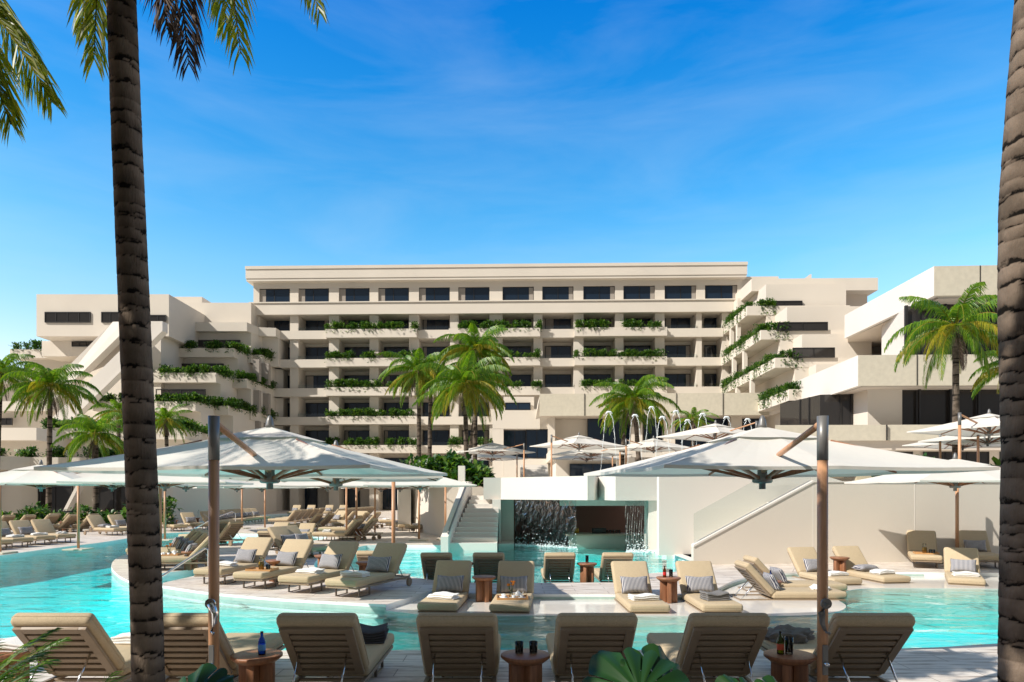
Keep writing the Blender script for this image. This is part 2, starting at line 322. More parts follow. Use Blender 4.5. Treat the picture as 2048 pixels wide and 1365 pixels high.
def glass(name, col, rough=.02, alpha=None):
    m, t, b = newmat(name); L = t.links.new; t.nodes.remove(b)
    tr = N('ShaderNodeBsdfTransparent', t); tr.inputs[0].default_value = (*col, 1)
    gl = N('ShaderNodeBsdfGlossy', t); gl.inputs['Roughness'].default_value = rough
    fr = N('ShaderNodeFresnel', t); fr.inputs[0].default_value = 1.45
    mxs = N('ShaderNodeMixShader', t); L(fr.outputs[0], mxs.inputs[0]); L(tr.outputs[0], mxs.inputs[1]); L(gl.outputs[0], mxs.inputs[2])
    L(mxs.outputs[0], t.nodes['Material Output'].inputs[0]); return m
M['clear'] = glass('clear_glass', (.93, .96, .95)); M['blueglass'] = glass('blue_bottle_glass', (.06, .32, .95)); M['greenglass'] = glass('green_bottle_glass', (.45, .55, .05))
M['brownglass'] = glass('brown_bottle_glass', (.55, .25, .03))
M['pane'] = simple('window_glass', (.010, .022, .042), .04, spec=.55); M['paneb'] = simple('shopfront_glass', (.03, .027, .025), .05, spec=.5)
def fall():
    m, t, b = newmat('falling_water'); L = t.links.new; t.nodes.remove(b)
    tr = N('ShaderNodeBsdfTransparent', t); tr.inputs[0].default_value = (.74, .80, .80, 1)
    gl = N('ShaderNodeBsdfGlossy', t); gl.inputs['Roughness'].default_value = .16; gl.inputs[0].default_value = (.40, .43, .44, 1)
    tcn = N('ShaderNodeTexCoord', t); mpn = N('ShaderNodeMapping', t); mpn.inputs['Scale'].default_value = (4, 4, 3.0); mpn.inputs['Rotation'].default_value = (0, R(-25), 0); L(tcn.outputs['Object'], mpn.inputs[0])
    n = N('ShaderNodeTexNoise', t); n.inputs['Scale'].default_value = 1.6; n.inputs['Detail'].default_value = 5; n.inputs['Distortion'].default_value = .8; L(mpn.outputs[0], n.inputs[0])
    bp = N('ShaderNodeBump', t); bp.inputs['Strength'].default_value = .9; bp.inputs['Distance'].default_value = .05; L(n.outputs[0], bp.inputs['Height'])
    fr = N('ShaderNodeFresnel', t); fr.inputs[0].default_value = 1.6; L(bp.outputs[0], fr.inputs['Normal']); L(bp.outputs[0], gl.inputs['Normal'])
    mxs = N('ShaderNodeMixShader', t); L(fr.outputs[0], mxs.inputs[0]); L(tr.outputs[0], mxs.inputs[1]); L(gl.outputs[0], mxs.inputs[2])
    L(mxs.outputs[0], t.nodes['Material Output'].inputs[0]); return m
M['fall'] = fall(); M['foam'] = simple('water_foam', (.85, .92, .93), .3)

# ------------------------------------------------------------------ ground, decks and pools
def smooth_path(p, n=3):
    for _ in range(n - 1):
        q = [p[0]]
        for a, b in zip(p[:-1], p[1:]):
            a, b = Vector(a), Vector(b)
            if (b - a).length > .25: q += [tuple(a * .78 + b * .22), tuple(a * .22 + b * .78)]
            else: q += [tuple((a + b) / 2)]
        q.append(p[-1]); p = q
    return p
def gpath(pts, z=0.0, sm=True):
    out = [tuple(gnd(x, y, z).xy) for x, y in pts]
    return smooth_path(out) if sm else out
edgeA = gpath([(-900, 1178), (-300, 1140), (0, 1112), (60, 1103), (130, 1094), (200, 1086), (256, 1077), (320, 1067), (400, 1064), (470, 1068), (600, 1068.5), (648, 1070), (656, 1075),
               (640, 1080), (600, 1083), (510, 1085), (473, 1086), (400, 1090), (345, 1092), (300, 1098), (245, 1110), (224, 1123), (223, 1138), (240, 1154), (265, 1165)])
edgeN = gpath([(324, 1147), (400, 1137), (412, 1147), (326, 1166), (325, 1172)], sm=False)
edgeB = gpath([(325, 1172), (419, 1186), (560, 1198), (668, 1204), (772, 1210)])
edgeC = gpath([(866, 1181), (960, 1188.5)], sm=False)
edgeD = gpath([(960, 1188.5), (1086, 1189), (1230, 1189), (1370, 1191), (1420, 1184), (1439, 1175), (1467, 1161), (1514, 1150.5), (1596, 1144.5), (1766, 1144.5), (2003, 1146), (2500, 1155)])
outer = edgeA + edgeN + edgeB[1:] + edgeC + edgeD[1:] + [(160, 14), (700, 60), (700, 900), (-700, 900), (-700, 60), (-60, 13)]
barpool = gpath([(690, 1100), (732, 1091), (800, 1090), (880, 1091), (975, 1092)], sm=False) + gpath([(978, 1078), (1050, 1066), (1330, 1070), (1345, 1105), (1387, 1124), (1385, 1130), (1362, 1143), (1295, 1147)], sm=False) + \
    gpath([(1250, 1165), (1100, 1166), (900, 1166), (850, 1158), (760, 1146), (690, 1139), (640, 1139), (625, 1132), (640, 1112), (690, 1100)])[:-1]
farpool = gpath([(400, 1044), (441, 1037), (500, 1032), (560, 1028), (590, 1026), (592, 1034), (575, 1046), (543, 1049), (441, 1052), (402, 1049), (400, 1044)])[:-1]
dk = MB().prism(outer, -.85, 0, [barpool, farpool]).build('pool_deck', M['deck']); tag(dk, kind='structure')
nd = gpath([(-700, 1296), (0, 1302), (600, 1301), (1180, 1300), (1816, 1299), (1995, 1287), (2400, 1262)])
tag(MB().prism([(-60, 3.35), (60, 3.35), (60, -40), (-60, -40)], -.85, .015).build('planting_bed', M['soil']), kind='structure')
tag(MB().prism(nd + [(60, 9), (60, 3.34), (-60, 3.34), (-60, 8)], -.85, 0).build('near_deck', M['deck']), kind='structure')
tag(MB().box(-60, 60, -2, 90, -1.05, -.85).build('pool_floor', M['plaster']), kind='structure')
def pool_sides(o):
    o.data.materials.append(M['plaster'])
    for p in o.data.polygons:
        if abs(p.normal.z) < .5: p.material_index = 1
for nm_ in ('pool_deck', 'near_deck'): pool_sides(bpy.data.objects[nm_])
w = MB(); w.box(-50, 50, 6.5, 62, -.95, -.10); tag(w.build('water', M['water']), kind='structure')
lz = -.092
led = gpath([(700, 1212), (775, 1222), (868, 1233)], lz, False) + gpath([(868, 1233), (1085, 1231), (1420, 1232), (1600, 1232), (1640, 1229.5), (1684, 1222), (1695, 1212), (1680, 1203), (1669, 1196), (1672, 1190), (1703, 1179), (1766, 1176), (1999, 1178), (2500, 1186)], lz)[1:] + [(20, 17.5), (5.6, 17.5), (5.1, 14.9), (4, 13.3), (0, 13.3), (-2, 12.5)]
tag(MB().prism(led, -.85, lz).build('wet_ledge', M['ledge']), kind='structure')
def shiftY(p, d): return [(x, y - d) for x, y in p]
sh = [(p[0], p[1] - .38) for p in led[:-6]] + [(20, 17.5), (5.6, 17.5), (5.1, 14.9), (4, 13.3), (0, 13.3), (-2, 12.5)]
tag(MB().prism(sh, -.85, -.33).build('submerged_step', M['ledge']), kind='structure')
b2 = [(x, y - .22) for x, y in gpath([(325, 1172), (419, 1186), (560, 1198), (668, 1204), (772, 1210)])] + [(-1.4, 13), (-6, 15)]
tag(MB().prism(b2, -.85, -.2).build('island_step', M['ledge']), kind='structure')
bl = gpath([(800, 1138), (1310, 1130), (1310, 1160), (1250, 1175), (850, 1175)], -.3, False)
tag(MB().prism(bl, -.85, -.3).build('bar_pool_step', M['ledge']), kind='structure')
# waterline coping along the island front
cb = MB()
for path, off in ((edgeB, .012), (edgeA[-40:], .012), (edgeD[:40], .012)):
    for a, b in zip(path[:-1], path[1:]):
        a, b = Vector(a), Vector(b); d = (b - a)
        if d.length < .02: continue
        n = Vector((d.y, -d.x)).normalized() * off
        cb.add([(a.x, a.y, -.16), (b.x, b.y, -.16), (b.x, b.y, -.045), (a.x, a.y, -.045), (a.x + n.x, a.y + n.y, -.16), (b.x + n.x, b.y + n.y, -.16), (b.x + n.x, b.y + n.y, -.045), (a.x + n.x, a.y + n.y, -.045)],
               [(4, 5, 6, 7), (3, 7, 6, 2)])
tag(cb.build('waterline_tiles', M['tile']), kind='structure')

# ------------------------------------------------------------------ hotel: central block
AL = R(1.51); OY = 72.6
ca, sa = math.cos(AL), math.sin(AL)
FM = Matrix(((ca, sa, 0, 0), (-sa, ca, 0, OY), (0, 0, 1, 0), (0, 0, 0, 1)))
def ft(px, v):
    k = (px - HX) / F; return (v + OY * ca) / (k * sa + ca)
def fu(px, v=0.0):
    k = (px - HX) / F; t = ft(px, v); return t * k * ca - (t - OY) * sa
def fz(py, px=600, v=0.0): return E + (HY - py) / F * ft(px, v)
hotel = tag(empty('hotel_building', (0, 72, 0)), 'seven storey cream hotel with rows of recessed balconies and a flat cornice', 'hotel')
hinv = Matrix.Translation((0, -72, 0)) @ FM
def hb(name, mat, mb, parent=None, **k): return mb.build(name, mat, parent or hotel, **k)
def fbox(mb, px0, px1, v0, v1, z0, z1, vr=0.0): return mb.box(fu(px0, vr), fu(px1, vr), v0, v1, z0, z1, hinv)
top = [(518.7, 579.9), (596.9, 658), (677.8, 739.2), (756.6, 818), (837.8, 899.6), (916.6, 979), (1005, 1067.5), (1084.6, 1147), (1166.6, 1229.8), (1246.8, 1309.8), (1329.2, 1392.5), (1410, 1474.7)]
zrow = [(fz(663), fz(679.8)), (fz(720.3), fz(736.5)), (fz(777.7), fz(794.5)), (fz(835), fz(850.8)), (fz(892), fz(907.5)), (fz(949), fz(964))]
z_w0, z_w1 = fz(605.5), fz(577); z_c = [fz(537), fz(543), fz(561), fz(566)]
body = MB()
fbox(body, 507, 1475, 2.2, 16, 0, z_w0 - .5); fbox(body, 507, 1484, .45, 16, z_w0 - .5, z_c[3])
# top storey wall around the windows
fbox(body, 507, 1484, 0, .45, z_w1, z_c[3]); fbox(body, 507, 1484, 0, .45, z_w0 - .55, z_w0)
ed = [507] + [x for p in top for x in p] + [1484]
for i in range(0, len(ed), 2): fbox(body, ed[i], ed[i + 1], 0, .45, z_w0, z_w1)
hb('wall', M['stucco'], body)
co = MB(); fbox(co, 497, 1490, -.75, 16.2, z_c[2], z_c[1]); fbox(co, 496.6, 1490.6, -.84, 16.4, z_c[1], z_c[0]); fbox(co, 498, 1489, -.68, 16, z_c[3], z_c[2] - .003)
hb('cornice', M['stucco'], co)
bd = MB(); fbox(bd, 503, 1476, -.5, 2.2, fz(632), fz(609.5)); fbox(bd, 502, 1477, -.62, .3, fz(609.4), fz(607.2)); hb('band', M['stucco'], bd)
cols = [(580, 597), (658, 678), (739, 757), (818, 838), (900, 917), (979, 1005), (1067, 1085), (1147, 1167), (1230, 1247), (1310, 1329), (1392.5, 1403.5), (1444, 1458)]
cm = MB()
for i, (a, b) in enumerate(cols):
    fbox(cm, a, b, 0, 2.2, 0, fz(632.2))
fbox(cm, 506, 519, 0, 2.2, zrow[0][1], fz(632.2)); fbox(cm, 542, 548, 0, 2.2, 0, zrow[0][1] - .01); fbox(cm, 585.5, 596.9, -.02, 2.2, 0, zrow[0][1] - .01)
hb('column', M['stucco'], cm)
bays = [(596.9, 658), (678, 739), (757, 818), (838, 900), (917, 979), (1005, 1067), (1085, 1147), (1167, 1230), (1247, 1310), (1329, 1392.5), (1403.5, 1444)]
wins = [(612, 658), (689.5, 739), (768.5, 818), (846, 898), (925, 977), (1010.5, 1062), (1090, 1142), (1168, 1221), (1249, 1301), (1330, 1380.5), (1408.5, 1444)]
planters = [(656, 836, range(0, 6)), (899.5, 1080, (0, 1, 2, 4)), (1148, 1331, (0, 1, 2))]
def make_window(name, x0, x1, z0, z1, v, parent, Mx, mull=1, mat='pane', fw=.07, curtain=0, px=True):
    if px: x0, x1 = fu(x0, v), fu(x1, v)
    f = MB()
    for a, b, c, d in ((x0, x0 + fw, z0, z1), (x1 - fw, x1, z0, z1), (x0 + fw, x1 - fw, z1 - fw, z1), (x0 + fw, x1 - fw, z0, z0 + fw)): f.box(a, b, v - .07, v + .05, c, d, Mx)
    for i in range(mull):
        xm = x0 + (x1 - x0) * (i + 1) / (mull + 1); f.box(xm - fw * .4, xm + fw * .4, v - .06, v + .04, z0 + fw, z1 - fw, Mx)
    o = f.build('window', M['frame'], parent)
    g = MB(); g.box(x0 + fw * .6, x1 - fw * .6, v - .02, v + .02, z0 + fw * .6, z1 - fw * .6, Mx); g.build('pane', M[mat], o)
    if curtain:
        c = MB(); w_ = (x1 - x0) * abs(curtain)
        if curtain > 0: c.box(x0 + fw, x0 + fw + w_, v - .035, v - .024, z0 + fw, z1 - fw, Mx)
        else: c.box(x1 - fw - w_, x1 - fw, v - .035, v - .024, z0 + fw, z1 - fw, Mx)
        c.build('curtain', M['curtain'], o)
    return o
random.seed(5)
for i, (a, b) in enumerate(top): make_window('window', a, b, z_w0, z_w1, .22, hotel, hinv, 1, curtain=(.2 if i < 6 else -.13))
for ri, (zt, zb) in enumerate(zrow):
    par = MB()
    spans = [(503 if ri == 0 else 545, 1445)]
    segs = []; 
    for s0, s1 in spans:
        cur = s0
        for (pa, pb, rows) in planters:
            if ri in rows: segs.append((cur, pa, 0)); segs.append((pa, pb, 1)); cur = pb
        segs.append((cur, s1, 0))
    for a, b, pl in segs:
        if ri >= 3 and a > 1080: continue
        if ri == 3 and b > 1000: b = 990
        if ri >= 4 and b > 990: b = 990
        if b <= a: continue
        v0 = -.85 if pl else -.25
        par.box(fu(a), fu(b), v0, v0 + .18, zb, zt, hinv); par.box(fu(a) + .003, fu(b) - .003, v0 + .18, 2.2, zb, zb + .3, hinv)
        if pl: par.box(fu(a) + .004, fu(b) - .004, v0 + .178, -.05, zb + .3, zt - .2, hinv)
    hb('parapet', M['stucco'], par)
    floor = zb + .3
    z1 = floor + 2.35; z0 = floor + .02
    bw = list(zip(bays, wins)) + ([((519, 580), (533.5, 580))] if ri == 0 else [((548, 585.5), (548, 585.5))])
    for (ba, bb), (wa, wb) in bw:
        if ri == 3 and ba > 1080: continue
        if ri >= 4 and ba > 990: continue
        make_window('window', wa, wb, z0, z1, 2.14, hotel, hinv, 1, curtain=random.choice([0, 0, .12, .2, -.15, .3]))
    gr = MB()
    for (ba, bb) in bays:
        if any(pa - 3 <= ba and bb <= pb + 4 and ri in rows for pa, pb, rows in planters): continue
        if (ri >= 3 and ba > 990): continue
        gr.box(fu(ba), fu(bb), -.1, -.085, zt, zt + .38, hinv)
    if gr.v: hb('glass_railing', M['clear'], gr)
# ground floor doors of the central block
for a, b in ((597, 635), (677, 720), (756, 800), (840, 880)): make_window('window', a, b, .05, 2.6, 2.1, hotel, hinv, 1)
rb = MB(); fbox(rb, 1484, 1565, 1.5, 14, z_c[3] - 3, fz(559)); fbox(rb, 1483, 1566, 1.3, 14.2, fz(559), fz(553.5)); hb('penthouse', M['stucco'], rb)

# ------------------------------------------------------------------ shrubs
rng = np.random.default_rng(3)
def leaves(name, pts, mat, size=(.16, .3), parent=None, up=.5, wide=.45):
    """pts: Nx3 numpy leaf base points; each leaf a folded pointed blade"""
    n = len(pts); a = rng.uniform(0, 2 * np.pi, n); el = rng.uniform(-.5, 1.35, n) * 1.0 + up - .5
    L = rng.uniform(size[0], size[1], n)[:, None]
    d = np.stack([np.cos(a) * np.cos(el), np.sin(a) * np.cos(el), np.sin(el)], 1)
    s = np.stack([-np.sin(a), np.cos(a), rng.uniform(-.4, .4, n)], 1); s /= np.linalg.norm(s, axis=1)[:, None]
    up_ = np.cross(s, d) * -1
    base = pts; mid = pts + d * L * .5; tip = pts + d * L * 1.0 - np.array([0, 0, 1]) * L * .18
    wl = mid + s * L * wide * .5 + up_ * L * .07; wr = mid - s * L * wide * .5 + up_ * L * .07
    V = np.stack([base, wl, tip, wr, mid], 1).reshape(-1, 3)
    me = bpy.data.meshes.new(name); idx = np.arange(n)[:, None] * 5
    F_ = np.concatenate([idx + [0, 4, 1], idx + [1, 4, 2], idx + [0, 3, 4], idx + [3, 2, 4]], 0)
    me.vertices.add(len(V)); me.vertices.foreach_set('co', V.ravel()); me.loops.add(F_.size); me.loops.foreach_set('vertex_index', F_.ravel().astype(np.int32))
    me.polygons.add(len(F_)); me.polygons.foreach_set('loop_start', np.arange(0, F_.size, 3, dtype=np.int32)); me.polygons.foreach_set('loop_total', np.full(len(F_), 3, dtype=np.int32))
    me.update(calc_edges=True); me.validate(); me.materials.append(M[mat] if isinstance(mat, str) else mat)
    return link(name, me, parent)
def strip(path, h, w, dens, label, hang=.35, size=(.2, .42), cat='shrubs', gap=.15):
    """leafy shrubs along a 3D polyline (planter top)"""
    P = []
    path = [Vector(p) for p in path]
    for a, b in zip(path[:-1], path[1:]):
        L = (b - a).length; nn = int(L * dens * 4.6)
        cl = max(2, int(L / .42)); cx = np.sort(rng.uniform(0, 1, cl)); ch = rng.uniform(.55, 1.1, cl); cw = rng.uniform(.25, .55, cl)
        k = rng.integers(0, cl, nn); t = cx[k] + rng.normal(0, 1, nn) * cw[k] * .45 / max(L, .5); t = np.clip(t, 0, 1)
        pr = np.clip(1 - np.abs(rng.normal(0, .45, nn)), 0, 1)
        z = rng.uniform(0, 1, nn) ** .8 * h * ch[k] * (1 - .0 * pr); y = rng.normal(0, w * .4, nn)
        front = rng.random(nn) < (.08 if hang > .6 else .025); z = np.where(front, -rng.uniform(0, 1, nn) ** 1.5 * hang, z); y = np.where(front, -w * .5 - .05, y)
        d = (b - a).normalized(); side = Vector((-d.y, d.x, 0))
        P.append(np.array(a)[None] + t[:, None] * np.array(b - a)[None] + y[:, None] * np.array(side)[None] + np.stack([0 * z, 0 * z, z], 1))
    o = leaves('planter_shrubs', np.concatenate(P), 'leaf', size, up=.62)
    o['label'] = label; o['category'] = cat; o['group'] = 'shrubs spilling over the planters'; o['kind'] = 'stuff'; return o
rown = ['top', 'second', 'third', 'fourth', 'fifth', 'lowest']; cn = ['left', 'middle', 'right']
for pi, (pa, pb, rows) in enumerate(planters):
    for ri in rows:
        if ri == 5: continue
        zt = zrow[ri][0]
        a = FM @ Vector((fu(pa + 1), -.5, zt - .05)); b = FM @ Vector((fu(pb + 1 if not (ri >= 4 and pi) else 985), -.5, zt - .08))
        strip([a, b], .8, .6, 95, 'green shrubs in the %s balcony planter of the %s planter column' % (rown[ri], cn[pi]), hang=.4, size=(.18, .36))

# ------------------------------------------------------------------ left stepped wing
Z = [z for z in zrow]
left = tag(empty('stepped_wing', (-40, 62, 0)), 'cream terraced hotel wing with leafy planters and two white diagonal buttresses', 'building')
LI = Matrix.Translation((40, -62, 0))
def rel(p, o): return [(q[0] - o[0], q[1] - o[1]) for q in p]
def pd(px, D): return ((px - HX) / F * D, D)
def path_at(pts, z): return [tuple(at(x, y, (z - E) * F / (HY - y)).xy) for x, y in pts]
cx, cy = pd(548, 72.6)
paths = [
    (path_at([(318, 645), (494, 645), (517, 655)], Z[0][0]), Z[0]),
    (path_at([(300, 697), (467, 697), (497, 710), (523, 710), (545, 719.5)], Z[1][0]), Z[1]),
    (path_at([(240, 746), (432, 746), (465, 758), (494, 758), (545, 777)], Z[2][0]), Z[2]),
    (path_at([(186, 803), (391, 803), (429, 812), (457, 812), (545, 834.5)], Z[3][0]), Z[3]),
    ([pd(86, 53), pd(370, 54), pd(430, 60), pd(548, 71.5)], Z[4]),
    ([pd(-500, 36), pd(-60, 38), pd(20, 39.4), pd(60, 40.3), pd(250, 41), pd(330, 43), pd(420, 48), pd(548, 71)], (3.98, 3.2))]
bandm = MB(); wallm = MB()
for k, (p, (zt, zb)) in enumerate(paths):
    back = [(cx + 1, 84), (p[0][0], 84)]
    if k == 5: back = [(cx + 1, 84), (-75, 84)]
    poly = list(p) + [(cx + .5, p[-1][1] + .3)] + back
    bandm.prism(rel(poly, (-40, 62)), zb, zt)
    w2 = [(x + .1, y + .8) for x, y in p] + [(cx + .5, p[-1][1] + 1.1)] + back
    z0 = paths[k + 1][1][1] if k < 5 else 0
    wallm.prism(rel(w2, (-40, 62)), z0, zb)
wallm.build('wall', M['stucco'], left); bandm.build('parapet', M['stucco'], left)
# terrace bands left of the buttresses
bl_ = MB(); wl_ = MB()
for k, (pts, zt, zb) in enumerate([([(20, 699), (139, 699), (139, 692), (190, 692)], Z[1][0], Z[1][1]), ([(-60, 749), (70, 749)], Z[2][0], Z[2][1]), ([(-60, 803), (60, 803)], Z[3][0], Z[3][1])]):
    D = (zt - E) * F / (HY - pts[0][1]); x0 = (pts[0][0] - HX) / F * D; x1 = -24
    bl_.box(x0 + 40, (pts[-1][0] + 40 - HX) / F * D + 40, D - 62, 22, zb, zt)
    wl_.box(x0 + 41.2, (300 - HX) / F * D + 40, D - 62 + 1.0, 21, (Z[k + 2][1]), zb)
bl_.build('parapet', M['stucco'], left); wl_.build('wall', M['stucco'], left)
b5 = MB(); D5 = 51.5
b5.box((-500 - HX) / F * D5 + 40, (72 - HX) / F * D5 + 40, D5 - 62, 21.5, fz(907.5), fz(889)); b5 = MB()
b5.box((-500 - HX) / F * 50 + 40, (73 - HX) / F * 50 + 40, -12, 21.4, E + (HY - 881) / F * 50, E + (HY - 856) / F * 50)
b5.box((-500 - HX) / F * 50 + 40, (73 - HX) / F * 50 + 40, -10.5, 21.3, 0.2, E + (HY - 881) / F * 50 - .002); b5.build('lower_terrace', M['stucco'], left)
# buttresses
def wp(pts, th, mat, name, par, org, **k):
    mb = MB(); mb.wallpoly([at(*p) - Vector(org) for p in pts], th); return mb.build(name, mat, par, **k)
wp([(12, 858, 66), (50, 858, 65.8), (247, 664, 62), (247, 644, 62), (226, 644, 62.5)], 1, M['white'], 'buttress', left, (-40, 62, 0))
wp([(80, 860, 59.2), (122, 860, 59.2), (325, 662, 59), (325, 643, 59), (300, 643, 59)], .9, M['white'], 'buttress', left, (-40, 62, 0))
wp([(128, 860, 63.9), (300, 860, 63.8), (322, 860, 63.8), (322, 646, 63.8)], 6, M['stucco'], 'buttress_wall', left, (-40, 62, 0))
wp([(50, 858, 67.2), (240, 858, 65.2), (240, 660, 65.2)], 6, M['stucco'], 'buttress_wall', left, (-40, 62, 0))
# upper box of the left wing
bx = MB(); Du = 64.0
def atx(px, D): return (px - HX) / F * D
bx.box(atx(73, Du) + 40, atx(338, Du) + 40, 2, 18, E + (HY - 673) / F * Du, E + (HY - 589) / F * Du)
bx.box(atx(84, 66) + 40, atx(250, 66) + 40, 4, 17.9, fz(740), E + (HY - 673) / F * Du - .002)
bx.box(atx(338, 67) + 40, atx(368, 67) + 40, 5, 18.2, E + (HY - 650) / F * 66, E + (HY - 607) / F * 67)
bx.box(atx(360, 72) + 40, atx(506, 72) + 40, 9.5, 20, E + (HY - 660) / F * 72, E + (HY - 608.5) / F * 72)
bx.box(atx(338, 74) + 40, atx(404, 74) + 40, 12, 20.2, E + (HY - 620) / F * 72, E + (HY - 594) / F * 74)
bx.build('upper_wall', M['stucco'], left)
def win3(px0, px1, py0, py1, D, par, org, mull=1, mat='paneb', proud=.0):
    x0, x1 = atx(px0, D) - org[0], atx(px1, D) - org[0]; z0, z1 = E + (HY - py1) / F * D, E + (HY - py0) / F * D
    return make_window('window', x0, x1, z0, z1, 0, par, Matrix.Translation((0, D - org[1] - proud, 0)), mull, mat, fw=max(.05, 1.2 * D / F), px=False)
lo = (-40, 62)
for a in ((91, 182, 625, 646, 64, 3), (204, 240, 625, 646, 64, 1), (300, 333, 631, 644, 64, 1), (392, 481, 681, 694, 70.05, 2), (355, 448, 728, 742, 67.9, 2), (313, 412, 779, 800, 63.9, 3), (340, 372, 838, 856, 60.7, 1), (145, 188, 684, 694, 66, 2), (50, 140, 730, 745, 69, 3), (0, 26, 837, 851, 61, 1)):
    win3(*a[:4], a[4], left, lo, a[5], proud=.06)
# ground floor doors (left)
for a in ((-90, -20, 973, 1040, 39.5), (82, 150, 973, 1045, 41.2), (200, 262, 973, 1045, 41.6)):
    win3(*a[:4], a[4], left, lo, 1, proud=.02 if a[0] < 0 else -.1 + .3)
wp([(126, 1022, 40.2), (133, 1022, 40.2), (164, 962, 40.2), (157, 962, 40.2)], .5, M['white'], 'strut', left, (-40, 62, 0))
# grey panels standing in for the shaded recesses near the inner corner
for px0, px1, t, D_ in ((478, 500, 0, 68), (505, 522, 0, 70)): pass
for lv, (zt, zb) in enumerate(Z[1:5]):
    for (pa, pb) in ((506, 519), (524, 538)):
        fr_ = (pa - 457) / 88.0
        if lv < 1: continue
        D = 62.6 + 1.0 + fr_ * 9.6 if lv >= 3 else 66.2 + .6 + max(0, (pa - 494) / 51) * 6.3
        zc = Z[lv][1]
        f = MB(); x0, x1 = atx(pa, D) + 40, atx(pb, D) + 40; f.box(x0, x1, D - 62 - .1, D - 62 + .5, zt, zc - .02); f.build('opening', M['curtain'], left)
# piers of the shaded corner
pm = MB()
for px in (478, 511, 541): 
    D = 47 + (px - 400) / 148 * 23; x = atx(px, D) + 40; pm.box(x - .25, x + .25, D - 62 - .9, D - 61, 0, 3.2)
pm.build('pier', M['stucco'], left)
for name, path, zt, lab in (
    ('s', paths[1][0], Z[1][0], 'shrubs on the highest planted terrace of the stepped wing'),
    ('s', paths[2][0], Z[2][0], 'shrubs on the second planted terrace of the stepped wing'),
    ('s', paths[3][0], Z[3][0], 'shrubs on the third planted terrace of the stepped wing'),
    ('s', paths[4][0][:3], Z[4][0], 'shrubs on the fourth terrace, partly behind the big left umbrella'),
    ('s', [pd(-60, 38.3), pd(20, 39.7), pd(60, 40.6), pd(250, 41.3)], 3.98, 'thick shrubs on the lowest curved terrace wall at the left')):
    q = [(x, y + .3) for x, y in path]
    if zt == Z[1][0]: q[0] = (q[0][0] + 2.2, q[0][1])
    strip([(x, y, zt - .08) for x, y in q], .75 if zt > 4 else .62, .6, 110, lab, hang=.4, size=(.18, .36) if zt > 4 else (.14, .3))
D = (Z[1][0] - E) * F / (HY - 699)
strip([(atx(20, D), D + .3, Z[1][0] - .05), (atx(140, D), D + .3, Z[1][0] - .05)], .8, .6, 110, 'shrubs under the box with the long window, far upper left', size=(.18, .36))
D = (Z[2][0] - E) * F / (HY - 749)
strip([(atx(-20, D), D + .3, Z[2][0] - .05), (atx(62, D), D + .3, Z[2][0] - .05)], .7, .6, 110, 'shrubs on the terrace behind the leftmost palms', size=(.18, .36))

# ------------------------------------------------------------------ right stepped wing
rw = tag(empty('side_wing', (25, 62, 0)), 'cream right wing of stepped terraces with long windows and hanging planters', 'building')
RO = (25, 62); ro3 = (25, 62, 0)
RMx = Matrix.Translation((-25, -62, 0)) @ FM
def vD(D): return D - OY     # approximate v of depth D
def rbox(mb, px0, D0, x1px, D1, z0, z1, dback=None):
    v0 = vD(D0); u0 = fu(px0, v0); u1 = fu(x1px, v0); return mb.box(u0, u1, v0, dback if dback is not None else 6, z0, z1, RMx)
zT = [(E + (HY - 616) / F * 64.6 * 1.0, E + (HY - 634.5) / F * 64.6), (E + (HY - 664) / F * 60.1, E + (HY - 682.5) / F * 60.1), (E + (HY - 719) / F * 56.6, E + (HY - 738.5) / F * 56.6), (9.93, 9.05)]
wm = MB(); pm = MB()
rbox(wm, 1503, 67.5, 1756, 0, zT[0][0] + 2.25, E + (HY - 562) / F * 67.5)            # roof box
rbox(wm, 1532, 65.4, 1692, 0, zT[0][1], zT[0][0] + 2.27)
rbox(wm, 1475, 70.9, 1520, 0, zT[0][0], E + (HY - 600) / F * 70.9)
spec = [(1494, 64.6, 1533, zT[0]), (1521.6, 60.1, 1560, zT[1]), (1550, 56.6, 1590, zT[2]), (1578, 53.6, 1618, zT[3])]
for i, (px, Dd, pxw, (zt, zb)) in enumerate(spec):
    v0 = vD(Dd); u0 = fu(px, v0); ur = fu(1700 if i == 0 else 1765, v0)
    pm.box(u0, u0 + .2, v0, -.26, zb, zt, RMx); pm.box(u0 + .2, ur, v0, v0 + .2, zb, zt, RMx); pm.box(u0 + .2, ur, v0 + .2, 0, zb, zb + .3, RMx)
    pm.box(u0 + .2, u0 + 1.1, v0 + .2, -.3, zb + .3, zt - .25, RMx); pm.box(u0 + 1.1, u0 + 3, v0 + .2, v0 + 1.0, zb + .3, zt - .25, RMx)
    # wall below: flush with the parapet beyond the cantilever
    uw = fu(pxw, v0); zlow = spec[i + 1][3][0] - .2 if i < 3 else 6
    wm.box(uw, ur - .05, v0 + .03, 0, zlow - .6, zb, RMx)
    wm.box(uw + 1.2, ur - .1, v0 + 1.6, 0, zt - .4, (zT[i - 1][1] if i else zT[0][0] + 2.25), RMx)
    # back wall of the open corner
    wm.box(fu(1458, 0), uw + .1, -.6 - .0, .3, zlow - 1.6, zb - .02, RMx)
    for q in (.35, .62): 
        vq = v0 * q; wm.box(fu(1463, 0) + (u0 - fu(1463, 0)) * (1), fu(1463, 0) + (u0 - fu(1463, 0)) + .35, vq, vq + .5, zlow - .35, zb, RMx) if i < 3 else None
wm.build('wall', M['stucco'], rw); pm.build('parapet', M['stucco'], rw)
nm = MB(); v0 = vD(67.5); nm.box(fu(1692, v0), fu(1756, v0) - .3, v0 + 1.5, 5, zT[0][0], zT[0][0] + 2.26, RMx); nm.build('notch_wall', M['soffit'], rw)
